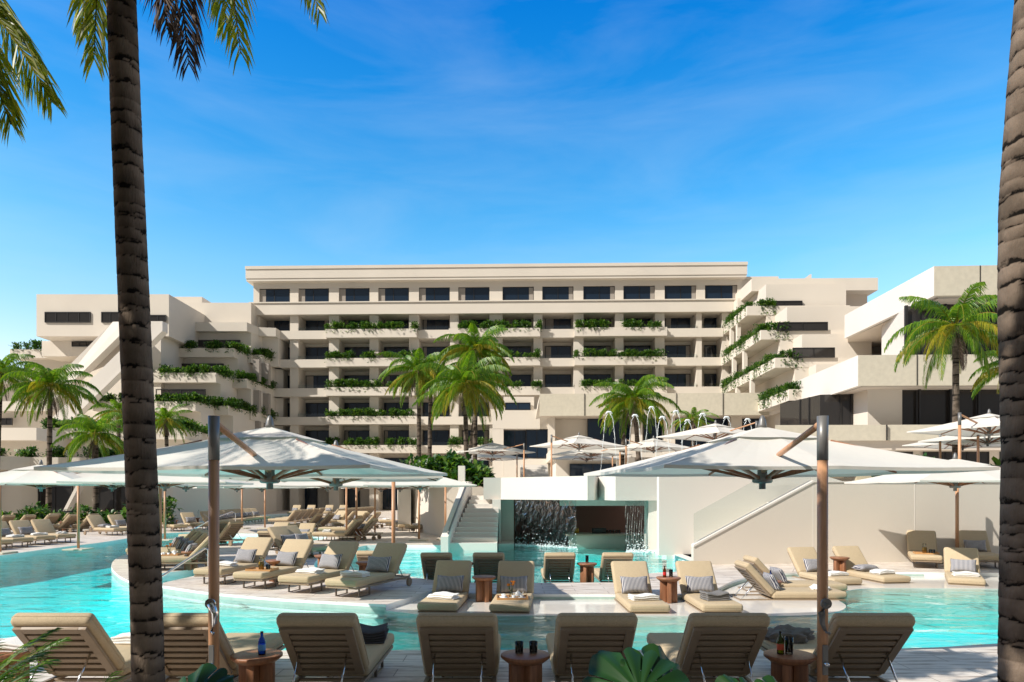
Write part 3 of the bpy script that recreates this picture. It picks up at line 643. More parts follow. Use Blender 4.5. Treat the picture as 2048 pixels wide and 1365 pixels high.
for (a, b, c, d, D) in ((1532, 1605, 602, 614.5, 65.2), (1554, 1655, 645, 662, 60.0), (1585, 1669, 696, 716, 56.5)):
    v = vD(D); x0, x1 = fu(a, v), fu(b, v); t = ft((a + b) / 2, v)
    make_window('window', x0, x1, E + (HY - d) / F * t, E + (HY - c) / F * t, v - .02 + (.1 if D > 65 else 0.0), rw, RMx, 1, 'paneb', px=False)
chm = MB(); chm.wallpoly([at(1601, 563, 70) - Vector(ro3), at(1623, 563, 70) - Vector(ro3), at(1623, 549, 70) - Vector(ro3), at(1620, 549, 70) - Vector(ro3)], 3); chm.build('roof_fin', M['white'], rw)
lbls = ['shrubs hanging from the highest terrace of the right wing', 'shrubs hanging from the second terrace of the right wing', 'shrubs hanging from the third terrace of the right wing', 'shrubs hanging behind the concrete balcony, lowest of the right wing']
for i, (px, Dd, pxw, (zt, zb)) in enumerate(spec):
    v0 = vD(Dd); u0 = fu(px, v0)
    pts = [FM @ Vector((u0 + .35, -.6, zt - .1)), FM @ Vector((u0 + .35, v0 + .35, zt - .1)), FM @ Vector((u0 + 2.6, v0 + .35, zt - .1))]
    strip(pts, .7, .6, 110, lbls[i], hang=.8, size=(.17, .34))

# ------------------------------------------------------------------ right concrete building (podium)
pod = tag(empty('podium_building', (28, 46, 0)), 'modern building with broad concrete balcony bands and dark glass shopfronts', 'building')
po3 = Vector((28, 46, 0))
PMx = Matrix.Translation(-po3) @ FM
def bandp(pts, z0, z1, mat, name, th=12):
    mb = MB()
    poly = [tuple((at(px, HY, D) - po3).xy) for px, D in pts]
    mb.prism(poly, z0, z1); return mb.build(name, mat, pod)
zb1, zt1 = 8.75, 10.72
# balcony band: frontal far part, receding part, frontal near part (as a ring wall)
pA, pB, pC, pD_ = (1079, 60.9), (1538, 60.2), (1716, 43.85), (2080, 43.45)
bandp([pA, pB, (1543, 60.45), (1081, 61.15)], zb1, zt1, M['concrete'], 'balcony_band')
bandp([pB, pC, (1722, 44.05), (1544, 60.4)], zb1, zt1 - .003, M['white'], 'balcony_band')
bandp([pC, pD_, (2080, 43.75), (1720, 44.1)], zb1 + .003, zt1, M['concrete'], 'balcony_band')
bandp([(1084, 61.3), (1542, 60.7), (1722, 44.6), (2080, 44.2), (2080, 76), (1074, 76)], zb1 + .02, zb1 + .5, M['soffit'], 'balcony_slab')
# upper band and roof
zb2, zt2 = E + (HY - 593) / F * 44, E + (HY - 534) / F * 44
uA, uB, uC = (1689, 56), (1868, 43.9), (2200, 43.4)
bandp([uA, uB, (1874, 44.1), (1697, 56)], zb2, zt2, M['white'], 'roof_band')
bandp([uB, uC, (2200, 43.8), (1872, 44.2)], zb2 + .003, zt2 + .003, M['concrete'], 'roof_band')
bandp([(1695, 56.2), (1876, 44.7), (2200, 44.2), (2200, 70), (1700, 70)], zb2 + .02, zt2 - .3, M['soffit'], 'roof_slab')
# upper storey: white side wall and glazing
bandp([(1763, 52), (1812, 46.5), (1812, 60), (1763, 60)], zt1 - 1, zb2 + .01, M['white'], 'side_wall')
bandp([(1812.5, 46.4), (1880, 46.0), (2150, 45.6), (2150, 60), (1812.5, 60)], zt1 - 1, zb2 + .012, M['paneb'], 'glazing')
for px in (1812, 1836, 1863, 1890, 1935, 1985):
    m_ = MB(); x, y = (at(px, HY, 45.9 if px > 1870 else 46.2) - po3).xy; m_.box(x - .08, x + .08, y - .1, y + .1, zt1 - .8, zb2, None); m_.build('mullion', M['frame'], pod)
# lower storey of the near part
zb3, zt3 = E + (HY - 881) / F * 44, E + (HY - 849.5) / F * 44
bandp([(1640 - 90, 44.4), (2080, 43.9), (2080, 44.2), (1640 - 90, 44.7)], zb3, zt3, M['concrete'], 'lower_band')
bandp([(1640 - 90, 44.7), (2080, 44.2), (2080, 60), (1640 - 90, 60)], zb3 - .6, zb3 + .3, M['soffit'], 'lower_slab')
bandp([(1560, 53), (1640, 48), (1742, 47.4), (1742, 60), (1560, 60)], zb3 + .2, zb1 + .03, M['paneb'], 'glazing')
bandp([(1800, 45.8), (2080, 45.4), (2080, 60), (1800, 60)], zb3 + .2, zb1 + .03, M['paneb'], 'glazing')
for px, D in ((1640, 50), (1760, 46.2)): 
    m_ = MB(); x, y = (at(px, HY, D) - po3).xy; s_ = 1.15 if px > 1700 else .8; m_.box(x - s_, x + s_, y - .6, y + 2.2, zb3 + .2, zb1 + .04); m_.build('pillar', M['stucco'], pod)
for px, D in ((1680, 47.8), (1702, 47.6), (1725, 47.4), (1838, 45.5), (1900, 45.5), (1956, 45.4), (1600, 50.4), (1618, 49.3)):
    m_ = MB(); x, y = (at(px, HY, D) - po3).xy; m_.box(x - .06, x + .06, y - .12, y + .05, zb3 + .2, zb1 + .03); m_.build('mullion', M['frame'], pod)
jm = MB()
for px, D, z0, z1 in ((1169, 60.72, zb1, zt1), (1353, 60.45, zb1, zt1), (1446, 60.3, zb1, zt1), (1834, 43.7, zb1, zt1), (1774, 44.05, zb3, zt3), (1960, 43.75, zb2, zt2)):
    x, y = (at(px, HY, D) - po3).xy; jm.box(x - .018, x + .018, y - .025, y + .1, z0, z1)
jm.build('panel_joint', M['frame'], pod)
# ground storey under the lower band
bandp([(1560, 46.5), (2080, 46), (2080, 60), (1560, 60)], 1.7, zb3 - .55, M['stucco'], 'wall')
for a, b in ((1700, 1823), (1845, 1975), (1996, 2060)): win3(a, b, 900, 958, 46.2, pod, (28, 46), 2, 'paneb', proud=.1)
# far part below the frontal band: wall, glass, entrance
bandp([(1076, 64.0), (1650, 63.2), (1650, 76), (1076, 76)], 1.7, zb1 + .01, M['stucco'], 'wall')
for a, b, c, d in ((1174, 1262, 837, 905), (1286, 1330, 837, 905), (1345, 1460, 837, 905), (1482, 1630, 836, 905)): win3(a, b, c, d, 63.6, pod, (28, 46), 2, 'pane', proud=.02 + .25)
for px in (1272, 1337, 1470): 
    m_ = MB(); x, y = (at(px, HY, 62) - po3).xy; m_.box(x - .5, x + .5, y - .4, y + .4, 1.7, zb1 + .015); m_.build('pillar', M['stucco'], pod)
eb = MB()
def ebx(px0, px1, py0, py1, D, th, mb): return mb.box(atx(px0, D) - 28, atx(px1, D) - 28, D - 46, D - 46 + th, E + (HY - py1) / F * D, E + (HY - py0) / F * D)
ebx(985, 1080, 821, 858, 62, 9, eb); ebx(985, 1007, 858.5, 975, 62, 9, eb); ebx(1096, 1110, 833, 975, 62.2, 8.8, eb); ebx(1007, 1068, 794, 821, 66, 6, eb); ebx(1007.2, 1096, 918, 975, 61.9, 9, eb)
ebx(1106, 1262, 894, 915, 52, 10, eb); ebx(1112, 1270, 915.3, 965, 54, 8, eb); ebx(1260, 1420, 905, 915, 55, 8, eb)
eb.build('entrance_wall', M['stucco'], pod)
wp([(1068, 858, 62.4), (1080, 790, 61), (1100, 833, 62.2), (1100, 858, 62.4)], 6, M['stucco'], 'entrance_soffit', pod, po3)
for a in ((1007, 1052, 858, 918, 63.5), (1052, 1095, 860, 917, 63), (1139, 1232, 928, 955, 53.9), (1010, 1061, 806, 821, 65.9)): win3(*a[:5], pod, (28, 46), 1, 'pane', proud=.08)
# entrance steps
st = MB()
for i in range(12): st.box(atx(1043, 44) , atx(1102, 44), 44 + i * .4, 50, 1.7, 2.0 + i * .17)
o = st.build('entrance_steps', M['white']); tag(o, 'pale wide steps rising to the dark glass entrance behind the bar', 'steps')
# ------------------------------------------------------------------ upper terrace, stairs and walls by the pool
tw = tag(empty('terrace_wall', (9, 19, 0)), 'long smooth cream retaining wall with sloping stair parapet above the right deck', 'wall')
to = Vector((9, 19, 0))
A_ = Vector((*pd(1387, 17.66), 0)); B_ = Vector((*pd(2200, 19.0), 0)); dW = (B_ - A_)
def onW(px, off=0.0):   # point on the front wall line at pixel column px
    k = (px - HX) / F; t = (A_.x * dW.y - A_.y * dW.x) / (k * dW.y - dW.x); return Vector((k * t, t + off, 0))
m_ = MB(); P = onW(1387); Q = onW(1627); Rr = onW(2200)
m_.wallpoly([tuple(p - to) for p in (P, Rr, Rr + Vector((0, 0, 2.14)), Q + Vector((0, 0, 2.14)), P + Vector((0, 0, .46)))], .22); m_.build('front_wall', M['stucco'], tw)
m_ = MB(); a, b = P + Vector((0, -.025, .46)) - to, Q + Vector((0, -.025, 2.14)) - to; c = Rr + Vector((0, -.025, 2.14)) - to
m_.wallpoly([tuple(a), tuple(b), tuple(b + Vector((0, 0, .05))), tuple(a + Vector((0, 0, .055)))], .27)
m_.wallpoly([tuple(b), tuple(c), tuple(c + Vector((0, 0, .03))), tuple(b + Vector((0, 0, .03)))], .27); m_.build('coping', M['white'], tw)
g_ = MB(); a, b = P + Vector((.05, .15, .52)) - to, Q + Vector((0, .15, 2.2)) - to
g_.wallpoly([tuple(a), tuple(b), tuple(b + Vector((0, 0, .8))), tuple(a + Vector((0, 0, .8)))], .015); g_.build('glass_railing', M['clear'], tw)
bw = MB(); K0 = Vector((*pd(1318, 20.4), 0)); K1 = Vector((*pd(1700, 21.0), 0))
bw.wallpoly([tuple(p - to) for p in (K0, K1, K1 + Vector((0, 0, 2.15)), Vector((*pd(1640, 20.9), 2.43)), K0 + Vector((0, 0, 2.43)))], .3); bw.build('back_wall', M['white'], tw)
sf = MB()
for i in range(12):
    p0 = onW(1400 + i * 19, .3); sf.box(p0.x - 9, onW(1640).x - 9, -.6, 1.7, .001 * i, max(.02, .17 * (i + 1) - .45))
sf.build('step', M['white'], tw)
jt = MB(); 
for px, z0, z1 in ((1626, 0, 2.1), (1829, 0, 2.1)):
    p = onW(px) - to; jt.box(p.x - .01, p.x + .01, p.y - .004, p.y + .01, z0, z1)
jt.build('joint', M['white'], tw)
ter = MB(); ter.prism([tuple(onW(1650, .25).xy), tuple(onW(2200, .25).xy), (60, 22), (60, 70), (-6, 70), pd(905, 30), pd(975, 27.2), pd(985, 31), pd(1333, 30.4), pd(1333, 21.3), pd(1640, 21.2)], -.5, 1.7)
tag(ter.build('upper_terrace', M['white']), kind='structure')
# rail glass on top of the wall
gr = MB(); a, b = onW(1627, .1), onW(2100, .1)
gr.wallpoly([(a.x, a.y, 2.17), (b.x, b.y, 2.17), (b.x, b.y, 2.62), (a.x, a.y, 2.62)], .015); tag(gr.build('glass_balustrade', M['clear']), 'clear glass balustrade on top of the right terrace wall', 'balustrade')

# ------------------------------------------------------------------ swim-up bar
bar = tag(empty('swim_up_bar', (3, 24, 0)), 'white swim-up bar pavilion with zigzag roof edge and waterfall openings', 'bar pavilion')
bo = Vector((3, 24, 0))
outl = [pd(967, 26.2), pd(1002, 26.3), pd(1175, 23.5), pd(1188, 23.6), pd(1196, 24.8), pd(1231, 22.4), pd(1317, 22.6)]
roof = outl + [(outl[-1][0] + .1, 30), (outl[0][0] + .4, 31)]
rm = MB(); rm.prism(rel(roof, bo), 1.61, 2.45); rm.build('roof', M['white'], bar)
pp = None
def bpost(px, D, w_, d_, mb, z0=-.3, z1=1.612):
    x, y = pd(px, D); MB().box(x - w_ / 2 - 3, x + w_ / 2 - 3, y - 24, y + d_ - 24, z0, z1).build('pillar', M['white'], bar)
bpost(993, 26.0, .32, .9, pp); bpost(1012, 27.2, .62, .5, pp); bpost(1307, 22.75, .34, .7, pp); bpost(1344, 22.1, .34, 1.2, pp, -.3, 1.8)
pb = MB(); pb.prism(rel([pd(980, 25.3), pd(1028, 25.6), pd(1028, 28), pd(985, 28)], bo), -.3, -.03); pb.build('plinth', M['white'], bar)
pb = MB(); pb.prism(rel([pd(1297, 22.6), pd(1352, 21.9), pd(1352, 24.5), pd(1297, 24.5)], bo), -.3, -.03); pb.build('plinth', M['white'], bar)
bb = MB(); x0, x1 = atx(1005, 28) - 3, atx(1330, 28.5) - 3; bb.box(x0, x1, 6.2, 6.5, -.3, 1.612); bb.box(x1, x1 + .3, -1.0, 6.5, -.3, 1.612); bb.build('back_wall', M['barwall'], bar)
ct = MB(); ct.box(atx(1145, 25) - 3, atx(1330, 25) - 3, 2.2, 2.9, -.3, .22); ct.build('counter_front', M['white'], bar)
ct = MB(); ct.box(atx(1140, 25) - 3.1, atx(1332, 25) - 3, 2.0, 3.1, .22, .29); ct.build('counter', M['counter'], bar, bevel=.02)
tr_ = MB(); tr_.box(atx(1120, 25.5) - 3, atx(1320, 25.5) - 3, 1.6, 1.9, 1.38, 1.611); tr_.build('beam', M['white'], bar)
cp = MB(); x0, y0 = pd(1242, 22.35); x1, y1 = pd(1306, 22.2)
cp.box(atx(1240, 22.8) - 3, atx(1243, 22.8) - 3, -.9, 1.6, 2.45, 2.56); cp.box(atx(1311, 22.9) - 3, atx(1316, 22.9) - 3, -1.0, 1.6, 2.45, 2.56)
cp.build('parapet_block', M['white'], bar)
def fallsheet(p, q, seed, label):
    rnd = np.random.default_rng(seed); mb = MB(); nx, nz_ = 34, 26; V = []; Fc = []
    for j in range(nz_ + 1):
        for i in range(nx + 1):
            s_, t_ = i / nx, j / nz_; x = p[0] + (q[0] - p[0]) * s_; y = p[1] + (q[1] - p[1]) * s_
            y -= .16 * (1 - (1 - t_)) ** 0.5 * .4 + .03 * math.sin(s_ * 60 + t_ * 9) * t_; x += .02 * math.sin(t_ * 17 + s_ * 31) * t_
            V.append((x, y, 1.66 - t_ * 1.78))
    for j in range(nz_):
        for i in range(nx): a = j * (nx + 1) + i; Fc.append((a, a + 1, a + nx + 2, a + nx + 1))
    mb.add(V, Fc, True); o = mb.build('waterfall', M['fall']); tag(o, label, 'waterfall', 'waterfalls of the swim-up bar')
    # splash
    P = []; sb = MB()
    for k in range(900):
        s_ = rnd.random(); x = p[0] + (q[0] - p[0]) * s_; y = p[1] + (q[1] - p[1]) * s_ - .15 - abs(rnd.normal(0, .22)); z = -.1 + abs(rnd.normal(0, .035)) if rnd.random() < .85 else -.1 + abs(rnd.normal(0, .2)); r = rnd.uniform(.008, .028)
        sb.add([(x - r, y, z), (x + r, y, z), (x, y - r, z), (x, y + r, z), (x, y, z + r), (x, y, z - r * .6)], [(0, 2, 4), (2, 1, 4), (1, 3, 4), (3, 0, 4), (2, 0, 5), (1, 2, 5), (3, 1, 5), (0, 3, 5)], True)
    o2 = sb.build('splash', M['foam'], o)
    o3 = sb
fallsheet(pd(1030, 25.9), pd(1152, 24.35), 1, 'wide sheet of falling water in the left opening of the bar')
fallsheet(pd(1250, 22.75), pd(1296, 22.9), 2, 'narrow sheet of falling water beside the right pillar of the bar')
tag(MB().prism([pd(985, 25.9), pd(1175, 23.9), pd(1235, 22.9), pd(1325, 22.6), pd(1330, 30), pd(985, 30)], -.85, -.27).build('bar_bounce_floor', M['ledge']), kind='structure')  # shallow pale floor added under the bar for whiter bounce light
# bar stool and bottles in the bar
def bottle(loc, h, r, mat, name='bottle', capm='metal', label=None, cat='bottle', lab=None, group=None):
    b = MB().lathe([(0.001, 0), (r, .002), (r, h * .55), (r * .9, h * .64), (r * .42, h * .8), (r * .38, h * .95)], 16).build(name, M[mat])
    b.location = loc; MB().lathe([(r * .42, h * .94), (r * .42, h), (.001, h)], 12).build('cap', M[capm], b)
    if lab: MB().lathe([(r * 1.01, h * .18), (r * 1.02, h * .19), (r * 1.02, h * .44), (r * 1.01, h * .45)], 16).build('paper_label', lab, b)
    return tag(b, label, cat, group)
def tumbler(loc, h=.10, r=.038, fill='cola', label=None, group=None, cat='glass'):
    g = MB().lathe([(.001, 0), (r * .9, 0), (r, h), (r * .94, h), (r * .84, h * .12), (.001, h * .12)], 18).build('drinking_glass', M['clear']); g.location = loc
    if fill: MB().lathe([(.001, h * .13), (r * .82, h * .13), (r * .88, h * .74), (.001, h * .74)], 16).build('drink', M[fill], g)
    return tag(g, label, cat, group)
xb = [1153, 1158, 1222, 1229, 1236]
for k, px in enumerate((1148, 1152, 1156)):
    for z_, nm_ in ((.75, 'upper'), ):
        x, y = pd(px, 26.6); bottle((x, y, .30), .22, .035, 'liquor', label='spirit bottle on the bar counter, %s of three by the waterfall' % ['left', 'centre', 'right'][k], group='spirit bottles on the bar')
cbx = MB(); x, y = pd(1198, 26.6); cbx.box(-.26, .26, -.15, .15, 0, .2); cbx.box(-.22, .22, -.155, -.15, .04, .16)
o = cbx.build('crate', M['frame'], bevel=.01); o.location = (x, y, .29); tag(o, 'low dark condiment box on the bar counter', 'box')
for k, px in enumerate((1215, 1221, 1227, 1233, 1239)):
    x, y = pd(px, 26.5); g = tumbler((x, y, .29), .14, .045, 'cola', 'dark glass on the bar counter beside the condiment box, %s of five from left' % ['first', 'second', 'third', 'fourth', 'last'][k], 'dark glasses on the bar')
x, y = pd(1342, 24.5); s_ = MB(); s_.box(-.3, .3, -.2, .2, .42, .5); s_.box(-.08, .08, -.08, .08, -.3, .42); o = s_.build('bar_stool', M['white'], bevel=.03); o.location = (x, y, 0); tag(o, 'pale bar stool seen through the narrow right opening of the bar', 'stool')

# ------------------------------------------------------------------ poolside staircase
sc_ = tag(empty('pool_staircase', (-2, 25, 0)), 'white staircase with solid sloping side wall rising from the pool to the terrace', 'staircase')
s = MB(); nst = 11
for i in range(nst):
    D0 = 23.4 + i * .36; x0, x1 = atx(897, 23.4) + .0 + i * .035, atx(990, 26.5); s.box(x0 + 2 + i * .02, x1 + 2.15, D0 - 25, 3.2, -.3, -.02 + .162 * (i + 1))
s.build('step', M['white'], sc_)
sw = MB(); X0 = atx(882, 23.2) + 2; X1 = atx(897, 23.2) + 2
def sidew(mb, xa, xb, off):
    pr = [(-1.9, -.3), (-1.9, .38), (2.3, 2.32), (3.2, 2.32), (3.2, -.3)]
    n = len(pr); vs = [(xa + (y + 1.9) * .10, y, z) for y, z in pr] + [(xb + (y + 1.9) * .10, y, z) for y, z in pr]
    mb.add(vs, [tuple(range(n)), tuple(range(2 * n - 1, n - 1, -1))] + [(i, i + n, (i + 1) % n + n, (i + 1) % n) for i in range(n)])
sidew(sw, X0, X1, 0); sw.build('side_wall', M['white'], sc_)
hr = MB(); hr.tube([(X1 - .02, -1.75, .5), (X1 + .36, 2.1, 2.28)], .028, 6); hr.tube([(X1 - .02, -1.75, .05), (X1 - .02, -1.75, .5)], .02, 6); hr.build('handrail', M['metal'], sc_)
# planter walls behind the stairs and the low walls at its left
pl = MB(); pl.prism([pd(795, 36), pd(822, 34.5), pd(893, 28.3), pd(985, 28.6), pd(990, 32), pd(905, 33), pd(830, 40), pd(795, 40)], -.02, 2.12)
tag(pl.build('planter_wall', M['stucco']), 'cream planter wall beside the pool staircase under the central palms', 'wall')
o = MB().box(atx(917, 27.5), atx(930, 27.5), 27.3, 27.7, 1.9, 2.95).build('planter_post', M['white']); tag(o, 'white square post standing in the shrubs above the staircase', 'post')
wk = MB(); wk.prism([pd(796, 33.5), pd(822, 33.5), pd(822, 36.5), pd(796, 36.5)], -.02, 2.05); tag(wk.build('low_wall', M['white']), 'small pale wall block left of the staircase planter', 'wall')

# ------------------------------------------------------------------ palms
def frond_geo(mb_v, mb_f, rv, rf, base, az, el, L, droop, rnd, nl=34, ll=.5, lw=.035, twist=0.0, hang=.8):
    seg = 14; p = Vector(base); pts = [p.copy()]; e = el; step = L / seg; dirs = []
    for i in range(seg):
        d = Vector((math.cos(az) * math.cos(e), math.sin(az) * math.cos(e), math.sin(e))); dirs.append(d)
        p = p + d * step; pts.append(p.copy()); e -= droop / seg * (1.1 if i > 3 else .6); e = max(e, -1.5); az += twist / seg
    dirs.append(dirs[-1])
    side0 = Vector((-math.sin(az), math.cos(az), 0))
    n0 = len(rv)
    for i, q in enumerate(pts):
        w_ = .028 * L / 2.2 * (1 - i / (seg + 1) * .85); rv += [q + side0 * w_, q - side0 * w_, q + Vector((0, 0, w_ * .9))]
    for i in range(seg):
        a = n0 + i * 3
        for u, v in ((0, 1), (1, 2), (2, 0)): rf.append((a + u, a + v, a + v + 3, a + u + 3))
    for k in range(nl):
        t = .10 + .90 * (k + rnd.random() * .5) / nl; fi = t * seg; i = min(int(fi), seg - 1); fr = fi - i
        q = pts[i].lerp(pts[i + 1], fr); d = dirs[i]; sd = d.cross(Vector((0, 0, 1)))
        if sd.length < .2: sd = side0.copy()
        sd.normalize(); upv = sd.cross(d).normalized()
        if upv.z < 0: upv = -upv
        prof = (math.sin(math.pi * min(1, t * .86 + .12)) ** .6) * ll
        for sg in (-1, 1):
            l = prof * rnd.uniform(.85, 1.1)
            dd = (sd * sg * (1.0 - .5 * t) + d * (.55 + .75 * t) + upv * rnd.uniform(.05, .3) ).normalized()
            m1 = q + dd * l * .5 + Vector((0, 0, -1)) * l * hang * .16
            tp = q + (dd * .82 + Vector((0, 0, -1)) * hang * rnd.uniform(.8, 1.2)).normalized() * l
            wv = d.cross(dd); wd = (d * .8 + upv * .3).normalized() * lw * .5 * rnd.uniform(.8, 1.2)
            b0 = len(mb_v); mb_v += [q - wd * .7, q + wd * .7, m1 + wd, m1 - wd, tp]
            mb_f += [(b0, b0 + 1, b0 + 2, b0 + 3), (b0 + 3, b0 + 2, b0 + 4)]
def mk(name, v, f, mat, parent, org):
    me = bpy.data.meshes.new(name); me.from_pydata([tuple(Vector(q) - org) for q in v], [], f); me.update(); me.materials.append(mat); return link(name, me, parent)
def palm(base, topp, r0, r1, L, label, seed, n=24, nold=8, group=None, dead=3, bark='bark_far', nl=54, ll=None, lw=None, els=(1.35, -.55), bend=.0, azs=None, rings=0, lean=None):
    rnd = random.Random(seed); base = Vector(base); topp = Vector(topp)
    root = empty('palm_tree', base); tag(root, label, 'palm tree', group or 'palm trees around the pools')
    h = topp.z - base.z; ns = 26 if not rings else rings; path = []; rs = []
    for i in range(ns + 1):
        t = i / ns; p = (topp - base) * t; p += Vector((bend * math.sin(math.pi * t), 0, 0)); path.append(p)
        r = r0 + (r1 - r0) * min(1, t * 1.0) ; r += .25 * r0 * math.exp(-t * h / .5)
        if rings: r *= 1 + .028 * ((i % 3) - 1) + rnd.uniform(-.006, .006)
        else: r *= 1 + rnd.uniform(-.04, .04)
        rs.append(r)
    MB().tube(path, rs, 20 if rings else 10).build('trunk', M[bark], root)
    v, f, v2, f2, rv, rf = [], [], [], [], [], []
    ll = ll or L * .22; lw = lw or L * .0175
    for k in range(n):
        t = (k + .5) / n; el = els[0] + (els[1] - els[0]) * t ** .85; az = k * 2.39996 + rnd.uniform(-.25, .25)
        frond_geo(v, f, rv, rf, topp + Vector((math.cos(az), math.sin(az), 0)) * r1 * .6, az, el, L * rnd.uniform(.85, 1.08) * (1 - .15 * (t < .15)), rnd.uniform(1.2, 1.9) * (1.0 if el > 0 else .75), rnd, nl, ll, lw, rnd.uniform(-.3, .3))
    for k in range(nold):
        az = k * 2 * math.pi / nold + rnd.uniform(-.3, .3)
        frond_geo(v2, f2, rv, rf, topp, az, rnd.uniform(-.35, .2), L * rnd.uniform(.8, 1.0), rnd.uniform(1.0, 1.5), rnd, nl, ll * .95, lw, 0, .8)
    cr_ = mk('crown', v, f, M['frond'], root, base); 
    if v2: mk('old_fronds', v2, f2, M['oldfrond'], root, base)
    mk('stalks', rv, rf, M['oldfrond'], cr_, base)
    if dead:
        v3, f3, rv3, rf3 = [], [], [], []
        for k in range(dead):
            az = rnd.uniform(0, 6.28); frond_geo(v3, f3, rv3, rf3, topp - Vector((0, 0, .15)), az, -1.0, L * .55, .6, rnd, max(16, nl // 2), ll * .7, lw, 0, .9)
        mk('dead_fronds', v3 + rv3, f3 + [tuple(i + len(v3) for i in q) for q in rf3], M['dead'], root, base)
    return root
def P3(px, D, z): x, y = pd(px, D); return (x, y, z)
def palm_px(bpx, D, z0, tpx, tpy, L, label, seed, **k):
    t = at(tpx, tpy, D); return palm(P3(bpx, D, z0), t, .15, .11, L, label, seed, **k)
palm_px(97, 38, 0, 101, 772, 2.9, 'tall palm standing in front of the buttresses, left of the big trunk', 11)
palm_px(192, 36, 0, 192, 868, 2.4, 'short palm between the tall left palm and the big trunk', 12, n=22, nold=5)
palm_px(-10, 39, 0, 2, 748, 2.7, 'palm cut off by the left edge of the picture', 13)
palm_px(338, 44, 0, 332, 840, 1.9, 'palm just right of the big left trunk, above the umbrellas', 14, n=22)
palm_px(243, 46, 0, 236, 822, 1.9, 'palm half hidden behind the big left trunk', 15, n=20)
palm_px(838, 41, 1.9, 838, 742, 2.7, 'left palm of the central pair, thin trunk and green crown', 21, n=24)
palm_px(858, 43, 1.9, 862, 748, 2.5, 'thin palm close behind the left palm of the central cluster', 22, n=16, nold=5)
palm_px(934, 37, 1.9, 930, 768, 3.1, 'big lower palm in the centre with yellow drooping fronds', 23, n=26, nold=12)
palm_px(949, 40, 1.9, 952, 698, 2.8, 'tallest central palm rising against the balconies', 24, n=24)
palm_px(929, 42, 1.9, 962, 745, 2.5, 'palm behind the two big central crowns', 25, n=16)
palm_px(1283, 38, 1.7, 1268, 800, 2.7, 'bushy palm behind the fountain jets right of centre', 31, n=28, nold=12)
palm_px(1240, 40, 1.7, 1250, 822, 1.8, 'smaller palm leaning behind the bushy one at the fountain', 32, n=16, nold=5)
palm_px(1385, 46, 1.7, 1386, 838, 1.7, 'small palm in front of the concrete balcony band', 33, n=18, nold=4)
palm_px(1912, 28, 1.7, 1911, 652, 3.1, 'sunlit palm in front of the glass corner at the right', 41, n=22, nold=9, nl=44, dead=4)
palm_px(2040, 30, 1.7, 2034, 730, 2.2, 'palm mostly hidden behind the big right trunk', 42, n=20)
# foreground palms
def near_palm(pts, r0, r1, label, seed, **k):
    base = Vector(pts[0]); root = empty('palm_tree', base); tag(root, label, 'palm tree', 'big palms in the foreground')
    rnd = random.Random(seed); n = 560; na = 48; z0, z1 = pts[0][2], pts[-1][2]; L = z1 - z0
    rg = [0.0]
    while rg[-1] < L + 1: rg.append(rg[-1] + rnd.choice([rnd.uniform(.07, .12), rnd.uniform(.11, .19)]))
    ph = [(rnd.uniform(0, 6.28), rnd.uniform(.006, .03), rnd.uniform(0, 6.28)) for _ in rg]
    import bisect
    V = []; Q = []
    for i in range(n + 1):
        z = z0 + L * i / n
        for a, b in zip(pts[:-1], pts[1:]):
            if a[2] <= z <= b[2] + 1e-6: p = Vector(a).lerp(Vector(b), (z - a[2]) / (b[2] - a[2])); break
        p -= base; rr = r0 + (r1 - r0) * i / n
        for j in range(na):
            a = 2 * math.pi * j / na; zz = z - z0; kk = max(0, bisect.bisect(rg, zz) - 1); f_, am, f2 = ph[kk]
            w_ = zz + am * math.sin(a + f_) + .007 * math.sin(5 * a + f2) + .004 * math.sin(11 * a + kk)
            kk = min(max(0, bisect.bisect(rg, w_) - 1), len(rg) - 2); q = (w_ - rg[kk]) / (rg[kk + 1] - rg[kk]); q = min(max(q, 0), 1)
            r = rr * (1.006 - .013 * q + .005 * math.sin(3 * a + kk * 2.1) + .005 * math.sin(9 * a + zz * 20)) - (.003 * rr / .13 if q < .12 else 0)
            V.append((p.x + r * math.cos(a), p.y + r * math.sin(a), p.z)); Q.append(q)
    Fc = [(i * na + j, i * na + (j + 1) % na, (i + 1) * na + (j + 1) % na, (i + 1) * na + j) for i in range(n) for j in range(na)]
    me = bpy.data.meshes.new('trunk'); me.from_pydata(V, [], Fc); me.update(); me.materials.append(M['nearbark'])
    at_ = me.attributes.new('ringq', 'FLOAT', 'POINT'); at_.data.foreach_set('value', Q); me.polygons.foreach_set('use_smooth', [True] * len(Fc)); link('trunk', me, root); return root
b1 = [P3(299, 5.0, 0), at(297, 1365, 5.0), at(293, 1200, 5.0), at(281, 900, 5.0), at(268, 600, 5.0), at(255, 300, 5.0), at(243, 0, 5.0), at(236, -250, 5.0), at(228, -430, 5.0)]
p1 = near_palm([tuple(q) for q in b1], .111, .095, 'huge dark ringed palm trunk crossing the left side, frayed fronds at its top', 61)
t1 = Vector(b1[-1])
v, f, rv, rf = [], [], [], []; v3, f3, rv3, rf3 = [], [], [], []
rnd = random.Random(8)
for k in range(5):
    az = 2.6 + k * .45; frond_geo(v, f, rv, rf, t1, az, rnd.uniform(.1, 1.2), 2.5, rnd.uniform(1.1, 1.6), rnd, 46, .55, .035, 0, .6)
o = None
